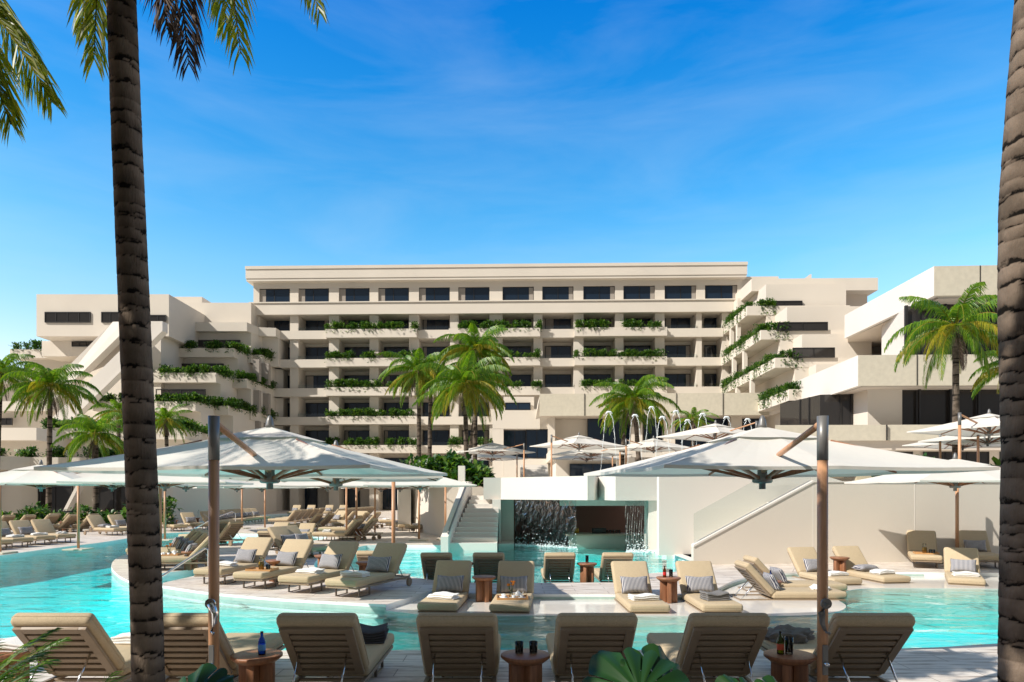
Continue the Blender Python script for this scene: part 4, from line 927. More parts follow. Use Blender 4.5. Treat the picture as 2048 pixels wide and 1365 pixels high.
def front_frond(px0, py0, px1, py1, D, n=40, ll=.5, dst=None, w=.019, D1=None):
    n = int(n * 1.35)
    """one frond whose stalk runs between two seen points"""
    a = at(px0, py0, D); b = at(px1, py1, D1 or D); V_, F_, RV, RF = dst
    seg = 12; pts = []
    for i in range(seg + 1):
        t = i / seg; q = a.lerp(b, t); q += Vector((0, 0, 1)) * .12 * (b - a).length * math.sin(math.pi * t) * (1 if abs(b.x - a.x) > .1 else .3); pts.append(q)
    n0 = len(RV)
    for i, q in enumerate(pts): w_ = .02 * (1 - i / 14); RV += [q + Vector((w_, 0, 0)), q - Vector((w_, 0, 0)), q + Vector((0, -w_, w_))]
    for i in range(seg):
        c = n0 + i * 3
        for u, s2 in ((0, 1), (1, 2), (2, 0)): RF.append((c + u, c + s2, c + s2 + 3, c + u + 3))
    for k in range(n):
        t = (k + rnd.random() * .6) / n; fi = t * seg; i = min(int(fi), seg - 1); q = pts[i].lerp(pts[i + 1], fi - i); d = (pts[i + 1] - pts[i]).normalized()
        sd = d.cross(Vector((0, 1, 0))).normalized(); l0 = ll * (math.sin(math.pi * min(1, .2 + t * .72)) ** .7)
        for sg in (-1, 1):
            l = l0 * rnd.uniform(.8, 1.1); dd = (sd * sg * rnd.uniform(.4, .62) + d * .75 + Vector((0, rnd.uniform(-.35, .35), -.25))).normalized()
            m1 = q + dd * l * .5; tp = q + (dd + Vector((0, 0, -.32))).normalized() * l; wd = Vector((rnd.uniform(-.6, .6), rnd.uniform(-.5, .5), 0)) + sd * .5; wd = wd.normalized() * w * .5
            b0 = len(V_); V_ += [q - wd * .5, q + wd * .5, m1 + wd, m1 - wd, tp]; F_ += [(b0, b0 + 1, b0 + 2, b0 + 3), (b0 + 3, b0 + 2, b0 + 4)]
g1 = (v, f, rv, rf)
front_frond(215, -330, 188, 120, 5.2, 90, .5, g1); front_frond(180, -330, 165, 60, 5.3, 60, .42, g1)
front_frond(400, -360, 482, 110, 5.4, 70, .52, g1); front_frond(380, -300, 455, 60, 5.5, 60, .5, g1)
front_frond(480, -330, 640, 28, 5.6, 70, .42, g1)
front_frond(150, -260, 60, -60, 5.4, 30, .4, g1)
g3 = (v3, f3, rv3, rf3)
front_frond(330, -200, 378, 130, 5.1, 60, .45, g3)
front_frond(290, -260, 335, 60, 5.0, 50, .42, g3)
o = mk('crown', v, f, M['topfrond'], p1, Vector(b1[0])); mk('stalks', rv, rf, M['oldfrond'], o, Vector(b1[0]))
mk('dead_fronds', v3 + rv3, f3 + [tuple(i + len(v3) for i in q) for q in rf3], M['dead'], p1, Vector(b1[0]))
b2_ = [P3(2052, 4.6, 0), at(2052, 1365, 4.6), at(2054, 1180, 4.6), at(2058, 900, 4.6), at(2050, 600, 4.6), at(2052, 400, 4.6), at(2066, 200, 4.6), at(2082, 0, 4.6), at(2111, -300, 4.6)]
p2 = near_palm([tuple(q) for q in b2_], .160, .150, 'huge ringed palm trunk filling the right edge', 62)
v, f, rv, rf = [], [], [], []
for k in range(7):
    az = -1.3 + k * .4; frond_geo(v, f, rv, rf, Vector(b2_[-1]) + Vector((0, 0, .4)), az, rnd.uniform(.4, 1.2), 2.4, rnd.uniform(.8, 1.1), rnd, 40, .5, .035, 0, .5)
mk('crown', v, f, M['frond'], p2, Vector(b2_[0]))
# a palm just outside the left edge whose fronds hang into the picture, and unseen neighbours added to shade the near deck
v, f, rv, rf = [], [], [], []
g4 = (v, f, rv, rf)
p3b = Vector((-7.2, 6.0, 0)); p3t = Vector((-7.0, 5.9, 6.2))
p3 = empty('palm_tree', p3b); tag(p3, 'palm outside the left edge whose green fronds hang into the upper left corner', 'palm tree', 'big palms in the foreground')
MB().tube([(0, 0, 0), tuple((p3t - p3b) * .5), tuple(p3t - p3b)], [.17, .14, .12], 14).build('trunk', M['trunk'], p3)
front_frond(-120, -60, 104, 205, 5.4, 100, .45, g4); front_frond(-120, -20, 22, 250, 5.1, 100, .45, g4); front_frond(-160, -120, 30, 60, 5.6, 40, .4, g4)
for k in range(12): frond_geo(v, f, rv, rf, p3t, 1.9 + k * .31, rnd.uniform(.2, 1.2), 2.2, rnd.uniform(.9, 1.4), rnd, 40, .5, .035, 0, .6)
o = mk('crown', v, f, M['topfrond'], p3, p3b); mk('stalks', rv, rf, M['oldfrond'], o, p3b)
def shade_tree(tx, ty, cx_, cy_, cz, rx, ry, rz_, n, label, seed):
    """unseen broad leaved tree added outside the picture, crown placed to shade the near deck"""
    root = empty('unseen_shade_tree', (tx, ty, 0)); tag(root, label, 'tree', 'unseen shade trees around the viewer')
    m = MB(); m.tube([(0, 0, 0), ((cx_ - tx) * .4, (cy_ - ty) * .4, cz * .55), (cx_ - tx, cy_ - ty, cz)], [.2, .15, .06], 12); rn = random.Random(seed)
    for k in range(7): a = k * .9; m.tube([((cx_ - tx) * .4, (cy_ - ty) * .4, cz * .55), (cx_ - tx + rx * .6 * math.cos(a), cy_ - ty + ry * .6 * math.sin(a), cz + rn.uniform(-.2, .5))], [.08, .02], 6)
    m.build('trunk', M['bark_far'], root)
    g = np.random.default_rng(seed); cl = g.normal(0, 1, (60, 3)); cl /= np.linalg.norm(cl, axis=1)[:, None]; cl *= g.uniform(.3, 1, (60, 1)) ** .5
    P = cl[g.integers(0, 60, n)] + g.normal(0, .13, (n, 3)); P = P * np.array([rx, ry, rz_]) + np.array([cx_ - tx, cy_ - ty, cz])
    leaves('crown', P, 'leaf', (.16, .30), root)
shade_tree(-1.5, -5.5, -3.5, -3.2, 6.2, 3.4, 2.2, 1.0, 9000, 'large unseen broadleaf tree added for shade further behind the viewer', 81)
shade_tree(-5.6, -1.6, -6.3, 2.05, 6.05, 1.5, .85, .7, 7500, 'unseen broadleaf tree added for shade left of the viewer', 82)
shade_tree(-3.4, -2.0, -3.9, 2.05, 6.05, 1.7, .85, .7, 9500, 'unseen broadleaf tree added for shade behind the viewer in the middle', 84)
shade_tree(-1.0, -2.4, -1.5, 2.05, 6.05, 1.6, .85, .7, 8500, 'unseen broadleaf tree added for shade close behind the viewer', 83)
shade_tree(-8.6, -1.2, -6.6, 3.8, 6.15, 1.9, .62, .6, 6500, 'tall unseen broadleaf tree added for shade farther left of the viewer', 85)
shade_tree(-6.2, -2.6, -3.2, 3.7, 6.35, 1.7, .5, .5, 5200, 'thin crowned unseen broadleaf tree added for shade left of the viewer', 86)
palm((4.5, -.6, 0), (4.4, -.5, 5.6), .16, .12, 2.7, 'unseen palm added behind the viewer at the right, fronds shading the deck corner', 73, n=22, nold=6, nl=40, group='big palms in the foreground', ll=.6, lw=.045)  # out of view, added for dappled shade on the deck corner

# ------------------------------------------------------------------ loungers
def rot_x(a): return Matrix.Rotation(a, 4, 'X')
BA = R(47)
BM = Matrix.Translation((0, 0, .235)) @ rot_x(BA)      # local frame of the backrest: y runs up the back, z is its front normal
def lounger_meshes():
    d = {}
    d['seat_cushion'] = MB().box(-.335, .335, -1.36, .0, .205, .335).mesh('seat_cushion', M['cushion'], .045, 4)
    d['back_cushion'] = MB().box(-.335, .335, .03, .76, .005, .125, BM).mesh('back_cushion', M['cushion'], .045, 4)
    def loop(x0, x1, y0, y1, z, Mx=None, c=.045):
        P = []
        for (cx_, cy_, a0) in ((x1 - c, y1 - c, 0), (x0 + c, y1 - c, 90), (x0 + c, y0 + c, 180), (x1 - c, y0 + c, 270)):
            for k in range(4): a = R(a0 + k * 30); P.append(Vector((cx_ + (c + .001) * math.cos(a), cy_ + (c + .001) * math.sin(a), z)))
        P.append(P[0].copy()); P = [tuple(Mx @ p) if Mx else tuple(p) for p in P]; return MB().tube(P, .0045, 5, caps=False)
    d['seat_cushion_seam'] = loop(-.335, .335, -1.36, 0, .27).mesh('seam', M['cushion']); d['back_cushion_seam'] = loop(-.335, .335, .03, .76, .065, BM).mesh('seam', M['cushion'])
    m = MB()
    for s in (-1, 1): m.box(s * .30 - .022, s * .30 + .022, -1.33, .60, .165, .2)
    for y in (-1.33, -.68, -.02, .56): m.box(-.278, .278, y, y + .04, .168, .197)
    d['frame'] = m.mesh('frame', M['taupe'], .004, 1)
    m = MB()
    for s in (-1, 1): m.box(s * .27 - .035, s * .27 + .035, .04, .70, -.028, .003, BM)
    m.box(-.235, .235, .64, .70, -.028, .003, BM); m.box(-.235, .235, .04, .09, -.028, .003, BM)
    d['back_frame'] = m.mesh('back_frame', M['taupe'], .004, 1)
    d['slat'] = MB().box(-.235, .235, 0, .052, -.022, -.004).mesh('slat', M['taupe'], .003, 1)
    m = MB(); m.box(-.014, .014, -1.14, -1.112, .012, .166); m.box(-.014, .014, -.80, -.772, .012, .166); m.box(-.014, .014, -1.14, -.772, 0, .0125)
    d['leg'] = m.mesh('leg', M['bronze'], .003, 1)
    m = MB(); m.tube([(-.025, 0, 0), (.025, 0, 0)], .085, 20); d['wheel'] = m.mesh('wheel', M['taupe'], .008, 1)
    a = BM @ Vector((0, .36, -.03)); m = MB().tube([tuple(a), (0, .52, .185)], .009, 6); d['strut'] = m.mesh('strut', M['chrome'])
    d['rear_leg'] = MB().box(-.015, .015, .40, .43, .0, .166).mesh('leg', M['bronze'])
    return d
LM = lounger_meshes()
def make_lounger(low):
    r = empty('sun_lounger'); dz = -.18 if low else 0
    for k in ('seat_cushion', 'back_cushion', 'frame'):
        o_ = link(k, LM[k], r, (0, 0, dz))
        if k != 'frame': link('seam', LM[k + '_seam'], o_)
    bf = link('back_frame', LM['back_frame'], r, (0, 0, dz))
    for i in range(6):
        q = BM @ Matrix.Translation((0, .125 + i * .086, 0)); s = link('slat', LM['slat'], bf); s.matrix_local = q
    for s in (-1, 1):
        link('strut', LM['strut'], r, (s * .2, 0, dz))
        if not low:
            link('leg', LM['leg'], r, (s * .24, 0, 0)); link('wheel', LM['wheel'], r, (s * .345, .52, .085)); 
    return r
proto = {True: make_lounger(True), False: make_lounger(False)}; used = {True: False, False: False}
def pillow_mesh():
    nx, ny = 14, 10; V = []; Fc = []
    for sgn in (1, -1):
        for j in range(ny + 1):
            for i in range(nx + 1):
                u, w_ = i / nx * 2 - 1, j / ny * 2 - 1
                th = max(0, (1 - u ** 4) * (1 - w_ ** 4)) ** .55 * .075
                px_ = u * .25 * (1 - .10 * (1 - u * u) * 0 - .07 * (1 - abs(w_)) * abs(u) ** 3); py_ = w_ * .165 * (1 - .16 * (1 - abs(u)) * abs(w_) ** 3)
                V.append((px_, py_, sgn * th))
    n = (nx + 1) * (ny + 1)
    for s in (0, 1):
        for j in range(ny):
            for i in range(nx):
                a = s * n + j * (nx + 1) + i; q = (a, a + 1, a + nx + 2, a + nx + 1); Fc.append(q if s == 0 else q[::-1])
    mb = MB(); mb.add(V, Fc, True); me = mb.mesh('striped_pillow', M['stripe'])
    bm = bmesh.new(); bm.from_mesh(me); bmesh.ops.remove_doubles(bm, verts=bm.verts, dist=1e-4); bm.to_mesh(me); bm.free(); return me
PILL = pillow_mesh()
def towel_mesh(name, mat, seed, n=3, sx=.23, sy=.14, t=.026):
    rnd = random.Random(seed); m = MB()
    for i in range(n):
        ox, oy = rnd.uniform(-.012, .012), rnd.uniform(-.01, .01); m.box(-sx + ox, sx + ox, -sy + oy, sy + oy, i * (t + .003), i * (t + .003) + t)
    me = m.mesh(name, mat, t * .42, 3)
    bm = bmesh.new(); bm.from_mesh(me); bmesh.ops.subdivide_edges(bm, edges=[e for e in bm.edges if e.calc_length() > .1], cuts=5, use_grid_fill=True)
    for v_ in bm.verts: v_.co.z += .010 * math.sin(v_.co.x * 17 + seed) * (v_.co.z / .08 + .2) + .006 * math.sin(v_.co.y * 31 + seed * 2); v_.co.z = max(v_.co.z, .001)
    for f_ in bm.faces: f_.smooth = True
    bm.to_mesh(me); bm.free(); return me
TOW = [towel_mesh('folded_towel', M['towel'], i) for i in range(3)]; TOWG = towel_mesh('folded_towel', M['greytowel'], 5, 4, .2, .15, .028); TOWD = towel_mesh('folded_blanket', M['darktowel'], 6, 5, .22, .17, .024)
def crumple(name, mat, seed, sx=.2, sy=.16, sz=.07):
    bm = bmesh.new(); bmesh.ops.create_icosphere(bm, subdivisions=4, radius=1); rnd = random.Random(seed); ph = [rnd.uniform(0, 6) for _ in range(6)]
    for v_ in bm.verts:
        c = v_.co.copy(); k = 1 + .20 * math.sin(c.x * 5 + ph[0]) * math.cos(c.y * 6 + ph[1]) + .12 * math.sin(c.y * 13 + c.x * 7 + ph[2]) + .08 * math.sin(c.x * 19 + ph[3] + c.z * 9)
        v_.co = Vector((c.x * sx * k, c.y * sy * k, max(0, (c.z * .8 + .35) * sz * k)))
    for f_ in bm.faces: f_.smooth = True
    me = bpy.data.meshes.new(name); bm.to_mesh(me); bm.free(); me.materials.append(mat); return me
CRW = crumple('crumpled_towel', M['towel'], 3); CRG = crumple('crumpled_blanket', M['greytowel'], 4, .26, .2, .1)
SP = []
def wplace(o, root, loc, rz=0, tilt=0):
    o.matrix_world = root @ Matrix.Translation(loc) @ Matrix.Rotation(rz, 4, 'Z') @ rot_x(tilt)
rl = random.Random(77)
def lounger(px, py, th, where, kind='d', extra='', group='sun loungers around the pools', z=None, xy=None, desc=None, mode='f', label=None):
    low = kind == 'l'; zz = (lz if low else 0) if z is None else z
    p = gnd(px, py, zz) if xy is None else Vector((*xy, zz)); t = R(th)
    if mode == 'f': c = p + Vector((math.sin(t), math.cos(t), 0)) * 1.36       # p = middle of the foot end
    elif mode == 'l': c = p + Vector((math.sin(t), math.cos(t), 0)) * 1.0      # p = between the front legs
    elif mode == 'h': c = p
    elif mode == 'b': c = p - Vector((math.sin(t), math.cos(t), 0)) * .48      # p = below the top of the back
    c.z = zz
    if not used[low]: r = proto[low]; used[low] = True
    else: r = copy_tree(proto[low])
    r.location = c; r.rotation_euler = (0, 0, -t)
    tag(r, label or ('beige cushioned sun lounger ' + where), 'sun lounger', group)
    MW = Matrix.Translation(c) @ Matrix.Rotation(-t, 4, 'Z'); dz = -.18 if low else 0
    if 'p' in extra:
        o = link('pillow', PILL); wplace(o, MW, (rl.uniform(-.04, .04), .0 - .10, .335 + dz + .15), rl.uniform(-.08, .08), R(63) if 'P' not in extra else R(8)); tag(o, 'striped pillow on the lounger ' + where, 'pillow', 'striped pillows')
        if 'P' in extra: o.matrix_world = MW @ Matrix.Translation((0, -.3, .335 + dz + .075)) @ Matrix.Rotation(.2, 4, 'Z')
    if 't' in extra:
        o = link('folded_towel', TOW[rl.randrange(3)]); wplace(o, MW, (rl.uniform(-.05, .05), -.86 if 'T' not in extra else -1.12, .336 + dz), rl.uniform(-.25, .25)); tag(o, 'folded white towel on the lounger ' + where, 'towel', 'folded towels')
    if 'g' in extra:
        o = link('folded_towel', TOWG); wplace(o, MW, (0, -.9, .336 + dz), .2); tag(o, 'folded grey towel on the lounger ' + where, 'towel', 'folded towels')
    if 'k' in extra:
        o = link('folded_blanket', TOWD); wplace(o, MW, (-.1, -.92, .336 + dz), .1); tag(o, 'folded charcoal blanket on the lounger ' + where, 'blanket')
    if 'c' in extra:
        o = link('crumpled_towel', CRW); wplace(o, MW, (0, -1.0, .334 + dz), .3); tag(o, 'crumpled white towel on the lounger ' + where, 'towel')
    if 'G' in extra:
        o = link('crumpled_blanket', CRG); wplace(o, MW, (.14, -1.0, .334 + dz), .3); tag(o, 'crumpled grey blanket on the lounger ' + where, 'blanket')
    return MW, dz
# side tables
TB = None
def table(px, py, where, z=0, xy=None, s=1.0):
    global TB
    p = gnd(px, py, z) if xy is None else Vector((*xy, z))
    if TB is None:
        r = empty('side_table'); MB().lathe([(.001, .385), (.165, .385), (.215, .425), (.215, .445), (.205, .45), (.001, .45)], 32).build('table_top', M['wood'], r)
        MB().box(-.15, .15, -.035, .035, 0, .386).build('leg', M['wood'], r, bevel=.006, rot=(0, 0, .3)); MB().box(-.035, .035, -.15, -.036, 0, .385).build('leg', M['wood'], r, bevel=.006, rot=(0, 0, .3)); MB().box(-.035, .035, .036, .15, 0, .385).build('leg', M['wood'], r, bevel=.006, rot=(0, 0, .3)); TB = r
    else: r = copy_tree(TB)
    r.location = (p.x, p.y, z); r.rotation_euler = (0, 0, rl.uniform(0, 1.5)); tag(r, 'round wooden side table ' + where, 'side table', 'wooden side tables'); return Vector((p.x, p.y, z + .45))
# foreground row, seen from behind
fx = [(100, 'in the foreground, first from the left', 'T'), (347, 'in the foreground behind the left umbrella pole', ''), (632, 'in the foreground with the blanket, third from left', 'k'), (913, 'in the middle of the foreground row', ''),
      (1195, 'in the foreground behind the big split leaf', ''), (1461, 'in the foreground left of the beer bottle table', ''), (1752, 'in the foreground right of the right umbrella pole', 'G')]
for i, (px, wh, ex) in enumerate(fx):
    D = 5.62; lounger(0, 0, 180, wh, 'd', ex.replace('T', 't'), 'sun loungers in the foreground row', xy=((px - HX) / F * D, D), mode='b')
for px, wh, D in ((514, 'in the foreground carrying the blue bottle', 5.95), (1051, 'in the foreground carrying two dark drinks', 5.95), (1579, 'in the foreground carrying a beer bottle', 5.95), (20, 'in the lower left corner of the picture', 6.1)):
    t_ = table(0, 0, wh, xy=((px - HX) / F * D, D))
    if px == 514: bottle(t_ + Vector((.05, -.02, 0)), .20, .032, 'blueglass', label='blue glass water bottle on the foreground table', lab=simple('blue_label', (.1, .35, .75), .5), capm='frame')
    if px == 1051: tumbler(t_ + Vector((-.055, .03, 0)), label='left of two dark drinks on the foreground table', group='dark drinks in glasses'); tumbler(t_ + Vector((.07, .04, 0)), label='right of two dark drinks on the foreground table', group='dark drinks in glasses')
    if px == 1579:
        bottle(t_ + Vector((-.08, 0, 0)), .20, .030, 'greenglass', label='yellow green beer bottle on the foreground table', lab=simple('red_label', (.55, .08, .03), .5), capm='frame')
        tumbler(t_ + Vector((-.005, .0, 0)), .15, .036, 'cola', 'tall glass of dark drink beside the beer bottle in the foreground')
    if px == 20: o = link('folded_towel', TOW[1]); o.location = t_ + Vector((-.03, .03, 0)); tag(o, 'folded white towel on the table in the lower left corner', 'towel', 'folded towels')
# loungers standing on the wet ledge, facing the viewer
A = []
for px, py, th, wh, ex in ((874, 1226, 4, 'shaded on the wet ledge, leftmost there', 'pt'), (1019, 1228, 4, 'on the wet ledge with the breakfast tray', 'p'), (1300, 1229, -1, 'on the wet ledge left of the small beer table', 'pt'), (1446, 1228, 0, 'on the wet ledge right of the small beer table', 'pg')):
    A.append(lounger(px, py, th, wh, 'l', ex, 'sun loungers on the wet ledge'))
table(968, 1203, 'between the two left loungers on the wet ledge', lz); tt = table(1337, 1205, 'between the two right loungers on the wet ledge', lz)
bottle(tt + Vector((-.07, 0, 0)), .2, .03, 'brownglass', label='amber beer bottle on the small table of the wet ledge', lab=M['red'], capm='frame'); tumbler(tt + Vector((.05, .03, 0)), .13, .036, 'cola', 'dark drink beside the amber bottle on the ledge table')
# facing the bar pool
for px, py, wh in ((742, 1100, 'facing the bar pool, leftmost, half hidden'), (872, 1106, 'facing the bar pool, behind the shaded ledge lounger'), (977, 1108, 'facing the bar pool, second from the visible left'), (1120, 1110, 'facing the bar pool, left of the tall glass table'), (1236, 1110, 'facing the bar pool, right of the tall glass table')):
    D = 14.55 if px > 800 else 15.0; lounger(0, 0, 180, wh, 'l', 't' if px in (742, 1236) else '', 'sun loungers facing the swim-up bar', xy=((px - HX) / F * D, D), mode='b')
tt = table(0, 0, 'by the bar pool with a tall glass', -.3 + .2, xy=((1174 - HX) / F * 14.7, 14.7)); tumbler(tt, .16, .035, 'liquor', 'tall orange drink on the table by the bar pool')
table(0, 0, 'between the two left loungers facing the bar pool', -.1, xy=((929 - HX) / F * 14.8, 14.8))
# row of four on the island
rowc = [(437, 1167, 13, 'with the rolled towel, behind the left umbrella pole', 'pT'), (517, 1175.5, 15, 'with the lemonade tray in the island row', 'p'), (608, 1184, 17, 'third in the island row, right of the lemonade', 'ptT'), (703, 1192, 20, 'with its wheel showing, rightmost of the island row', 'ptT')]
C = []
for px, py, th, wh, ex in rowc: C.append(lounger(px, py, th, wh, 'd', ex.replace('T', 't') if 't' not in ex else ex.replace('T', ''), 'sun loungers in the island row', mode='l'))
table(553, 1163, 'between second and third lounger of the island row'); table(733, 1168, 'left of the rightmost lounger of the island row'); table(648, 1150, 'behind the third lounger of the island row')
# island tip
for i, (hpx, D, sfx) in enumerate(((391, 16.6, 'nearest of four on the island tip'), (382, 17.5, 'second nearest on the island tip'), (372, 18.4, 'third nearest on the island tip'), (363, 19.3, 'farthest of four on the island tip'))):
    lounger(0, 0, 82, sfx, 'd', 'p', 'sun loungers on the island tip', xy=((hpx - HX) / F * D, D), mode='h')
table(382, 1140, 'under the chrome rail by the island tip')
# further loungers
G1 = 'sun loungers on the left pool deck'
for px, py, th, wh, ex, md in (
    (36, 1095, -62, 'at the left pool edge, first from the left', 'pt', 'l'), (82, 1090, -62, 'at the left pool edge, second from the left', 'pt', 'l'), (124, 1086, -62, 'at the left pool edge, third with rumpled towel', 'c', 'l'), (-8, 1100, -62, 'cut by the left edge of the picture', '', 'l'),
    (231, 1071, -66, 'at the left pool edge under the second umbrella', 'pPt', 'l'), (268, 1068, -62, 'at the left pool edge beside the big trunk', 'pt', 'l')): lounger(px, py, th, wh, 'd', ex, G1, mode=md)
for px, py, th, wh in ((38, 1059, 100, 'at the hedge, slatted back, first from left'), (80, 1056, 60, 'at the hedge, slatted back, second from left'), (112, 1061, 100, 'at the hedge, slatted back, third from left'), (147, 1059, 100, 'at the hedge just left of the umbrella pole'), (180, 1052, 60, 'at the hedge behind the second umbrella pole'), (206, 1050, 60, 'at the hedge, slatted back, near the big trunk'), (241, 1056, 100, 'at the hedge touching the big trunk'), (8, 1056, 60, 'at the hedge by the left edge')):
    lounger(px, py, th, wh, 'd', '', G1, mode='b')
for px, py, wh in ((54, 1078, 'between the first two loungers of the left edge'), (128, 1062, 'at the hedge between the slatted loungers'), (200, 1062, 'under the second left umbrella'), (252, 1056, 'beside the big trunk at the hedge')): table(px, py, wh)
G2 = 'sun loungers right of the big trunk'
lounger(356, 1063, -48, 'just right of the big left trunk', 'd', 'p', G2, mode='l'); lounger(400, 1060, -50, 'second right of the big left trunk', 'd', 'p', G2, mode='l')
table(348, 1058, 'between two loungers right of the big trunk'); table(392, 1052, 'behind the chrome hand rails')
lounger(0, 0, 112, 'right of the left umbrella pole, slatted back', 'd', '', G2, xy=((474 - HX) / F * 24.2, 24.2), mode='b'); lounger(0, 0, 112, 'hidden by the left umbrella pole', 'd', 'p', G2, xy=((446 - HX) / F * 24.8, 24.8), mode='b')
table(445, 1087, 'right of the left umbrella pole')
G3 = 'sun loungers on the middle island'
for px, D, th, wh, k, md, ex in ((534, 23.0, 180, 'middle island, slatted back, left one', 'l', 'b', ''), (601, 22.4, 180, 'middle island, slatted back, right one', 'l', 'b', ''),
    (565, 30.0, 4, 'middle island, facing us, left one', 'l', 'b', 'p'), (617, 29.0, 4, 'middle island, facing us, right one', 'l', 'b', 'p'),
    (552, 20.5, -60, 'behind the island row, tilted left, first', 'd', 'b', 'p'), (575, 21.0, -60, 'behind the island row, tilted left, second', 'd', 'b', 'p')):
    lounger(0, 0, th, wh, k, ex, G3, xy=((px - HX) / F * D, D), mode=md)
for px, D, th, wh, ex in ((697, 26.6, 97, 'by the channel end, nearest slatted back', 't'), (728, 27.3, 97, 'by the channel end, rear slatted back', 'p'), (700, 30.5, 97, 'by the channel end, farthest', 'p')):
    lounger(0, 0, th, wh, 'd', ex, G3, xy=((px - HX) / F * D, D), mode='h')
table(0, 0, 'between the channel end loungers', xy=((716 - HX) / F * 27, 27))
G4 = 'sun loungers on the far deck'
lounger(650, 1053.5, 28, 'on the far deck, sunlit, left of the thin pole', 'd', 'pt', G4, mode='l'); lounger(698, 1055.5, 18, 'on the far deck, shaded, beside the thin pole', 'd', 'p', G4, mode='l'); table(677, 1048, 'at the thin umbrella pole of the far deck')
ordn = ['first', 'second', 'third', 'fourth', 'fifth', 'sixth', 'seventh', 'eighth']
for i in range(5): D = 40.5 + i * 1.6; lounger(0, 0, 105, 'slatted back, %s in the diagonal row by the far channel' % ordn[i], 'd', '', G4, xy=((596 + i * 12.5 - HX) / F * D, D), mode='b')
for i in range(8): D = 44 + i * 1.1; lounger(0, 0, 115, 'slatted back, %s from the left in the dense far row' % ordn[i], 'd', '', G4, xy=((683 + i * 9 - HX) / F * D, D), mode='b')
for i, px in enumerate((595, 624, 660, 688)): lounger(0, 0, 0, 'in the shade at the far wall, %s from left' % ordn[i], 'd', 'p', G4, xy=((px - HX) / F * 58, 58), mode='b')
for i in range(8): D = 38 + i * 1.15; lounger(0, 0, -52, 'in the shaded left row, %s from the left' % ordn[i], 'd', 'p' if i else '', G4, xy=((411 + i * 13 - HX) / F * D, D), mode='b')
for i, (px, D, th) in enumerate(((20, 31.5, 95), (62, 31.8, 95), (108, 32.2, 95), (150, 32.6, 95), (190, 33, 95))): lounger(0, 0, th, 'slatted back, %s from left, between pool and hedge' % ordn[i], 'd', 't' if i % 2 else '', G1, xy=((px - HX) / F * D, D), mode='b')
for i, (px, D) in enumerate(((640, 33.5), (664, 34.5), (735, 35.5), (758, 36.5), (712, 38.5), (690, 40))): lounger(0, 0, 100, 'slatted back, %s in the scattered group by the thin poles' % ordn[i], 'd', 'p' if i % 2 else '', G4, xy=((px - HX) / F * D, D), mode='b')
G5 = 'sun loungers by the pool staircase'
lounger(828, 1065, 62, 'nearest the staircase side wall', 'd', 'pt', G5, mode='l'); lounger(806, 1062, 60, 'second from the staircase side wall', 'd', 'p', G5, mode='l'); lounger(788, 1058, 58, 'third from the staircase side wall', 'd', 'pt', G5, mode='l'); lounger(768, 1052, 66, 'fourth from the staircase side wall', 'd', 't', G5, mode='l')
table(848, 1063, 'behind the lounger nearest the staircase'); table(806, 1048, 'at the wall left of the staircase')
G6 = 'sun loungers by the right pool'
M1 = lounger(0, 0, -90, 'tilted left by the right pool, near one', 'l', 'pc', G6, xy=((1532 - HX) / F * 12.7, 12.7), mode='h'); lounger(0, 0, -90, 'tilted left by the right pool, far one', 'l', 'p', G6, xy=((1545 - HX) / F * 13.75, 13.75), mode='h')
tt = table(0, 0, 'between the two left tilted loungers', lz - .2, xy=((1541 - HX) / F * 13.25, 13.25)); bottle(tt, .2, .032, 'blueglass', label='blue bottle between the two left tilted loungers', lab=None, capm='frame')
lounger(1697, 1172, -8, 'behind the right umbrella pole, facing us', 'l', 'pt', G6); lounger(1795, 1168, -8, 'with the pillow lying flat, right pool', 'l', 'pPt', G6); table(1679, 1153, 'behind the right umbrella pole', lz)
lounger(1933, 1172, 30, 'beside the right trunk at the right pool', 'l', 'pt', G6)
S1 = lounger(1851, 1136, 27, 'against the right wall with the fruit drink tray', 'd', '', G6, mode='l'); lounger(1972, 1136, 22, 'shaded against the right wall behind the trunk', 'd', 'p', G6, mode='l'); table(1911, 1134, 'at the foot of the right wall umbrella')
lounger(0, 0, 180, 'upper right terrace, slatted back, left one', 'd', '', 'sun loungers on the upper terrace', z=1.62, xy=((1668 - HX) / F * 22.3, 22.3), mode='b'); lounger(0, 0, 180, 'upper right terrace, slatted back, right one', 'd', '', 'sun loungers on the upper terrace', z=1.7, xy=((1694 - HX) / F * 22.3, 22.3), mode='b')
lounger(0, 0, -10, 'upper right terrace, facing us with pillow', 'd', 'p', 'sun loungers on the upper terrace', z=1.7, xy=((1738 - HX) / F * 23, 23), mode='h'); lounger(0, 0, -10, 'upper right terrace beside the white post', 'd', '', 'sun loungers on the upper terrace', z=1.7, xy=((1806 - HX) / F * 23.5, 23.5), mode='h')
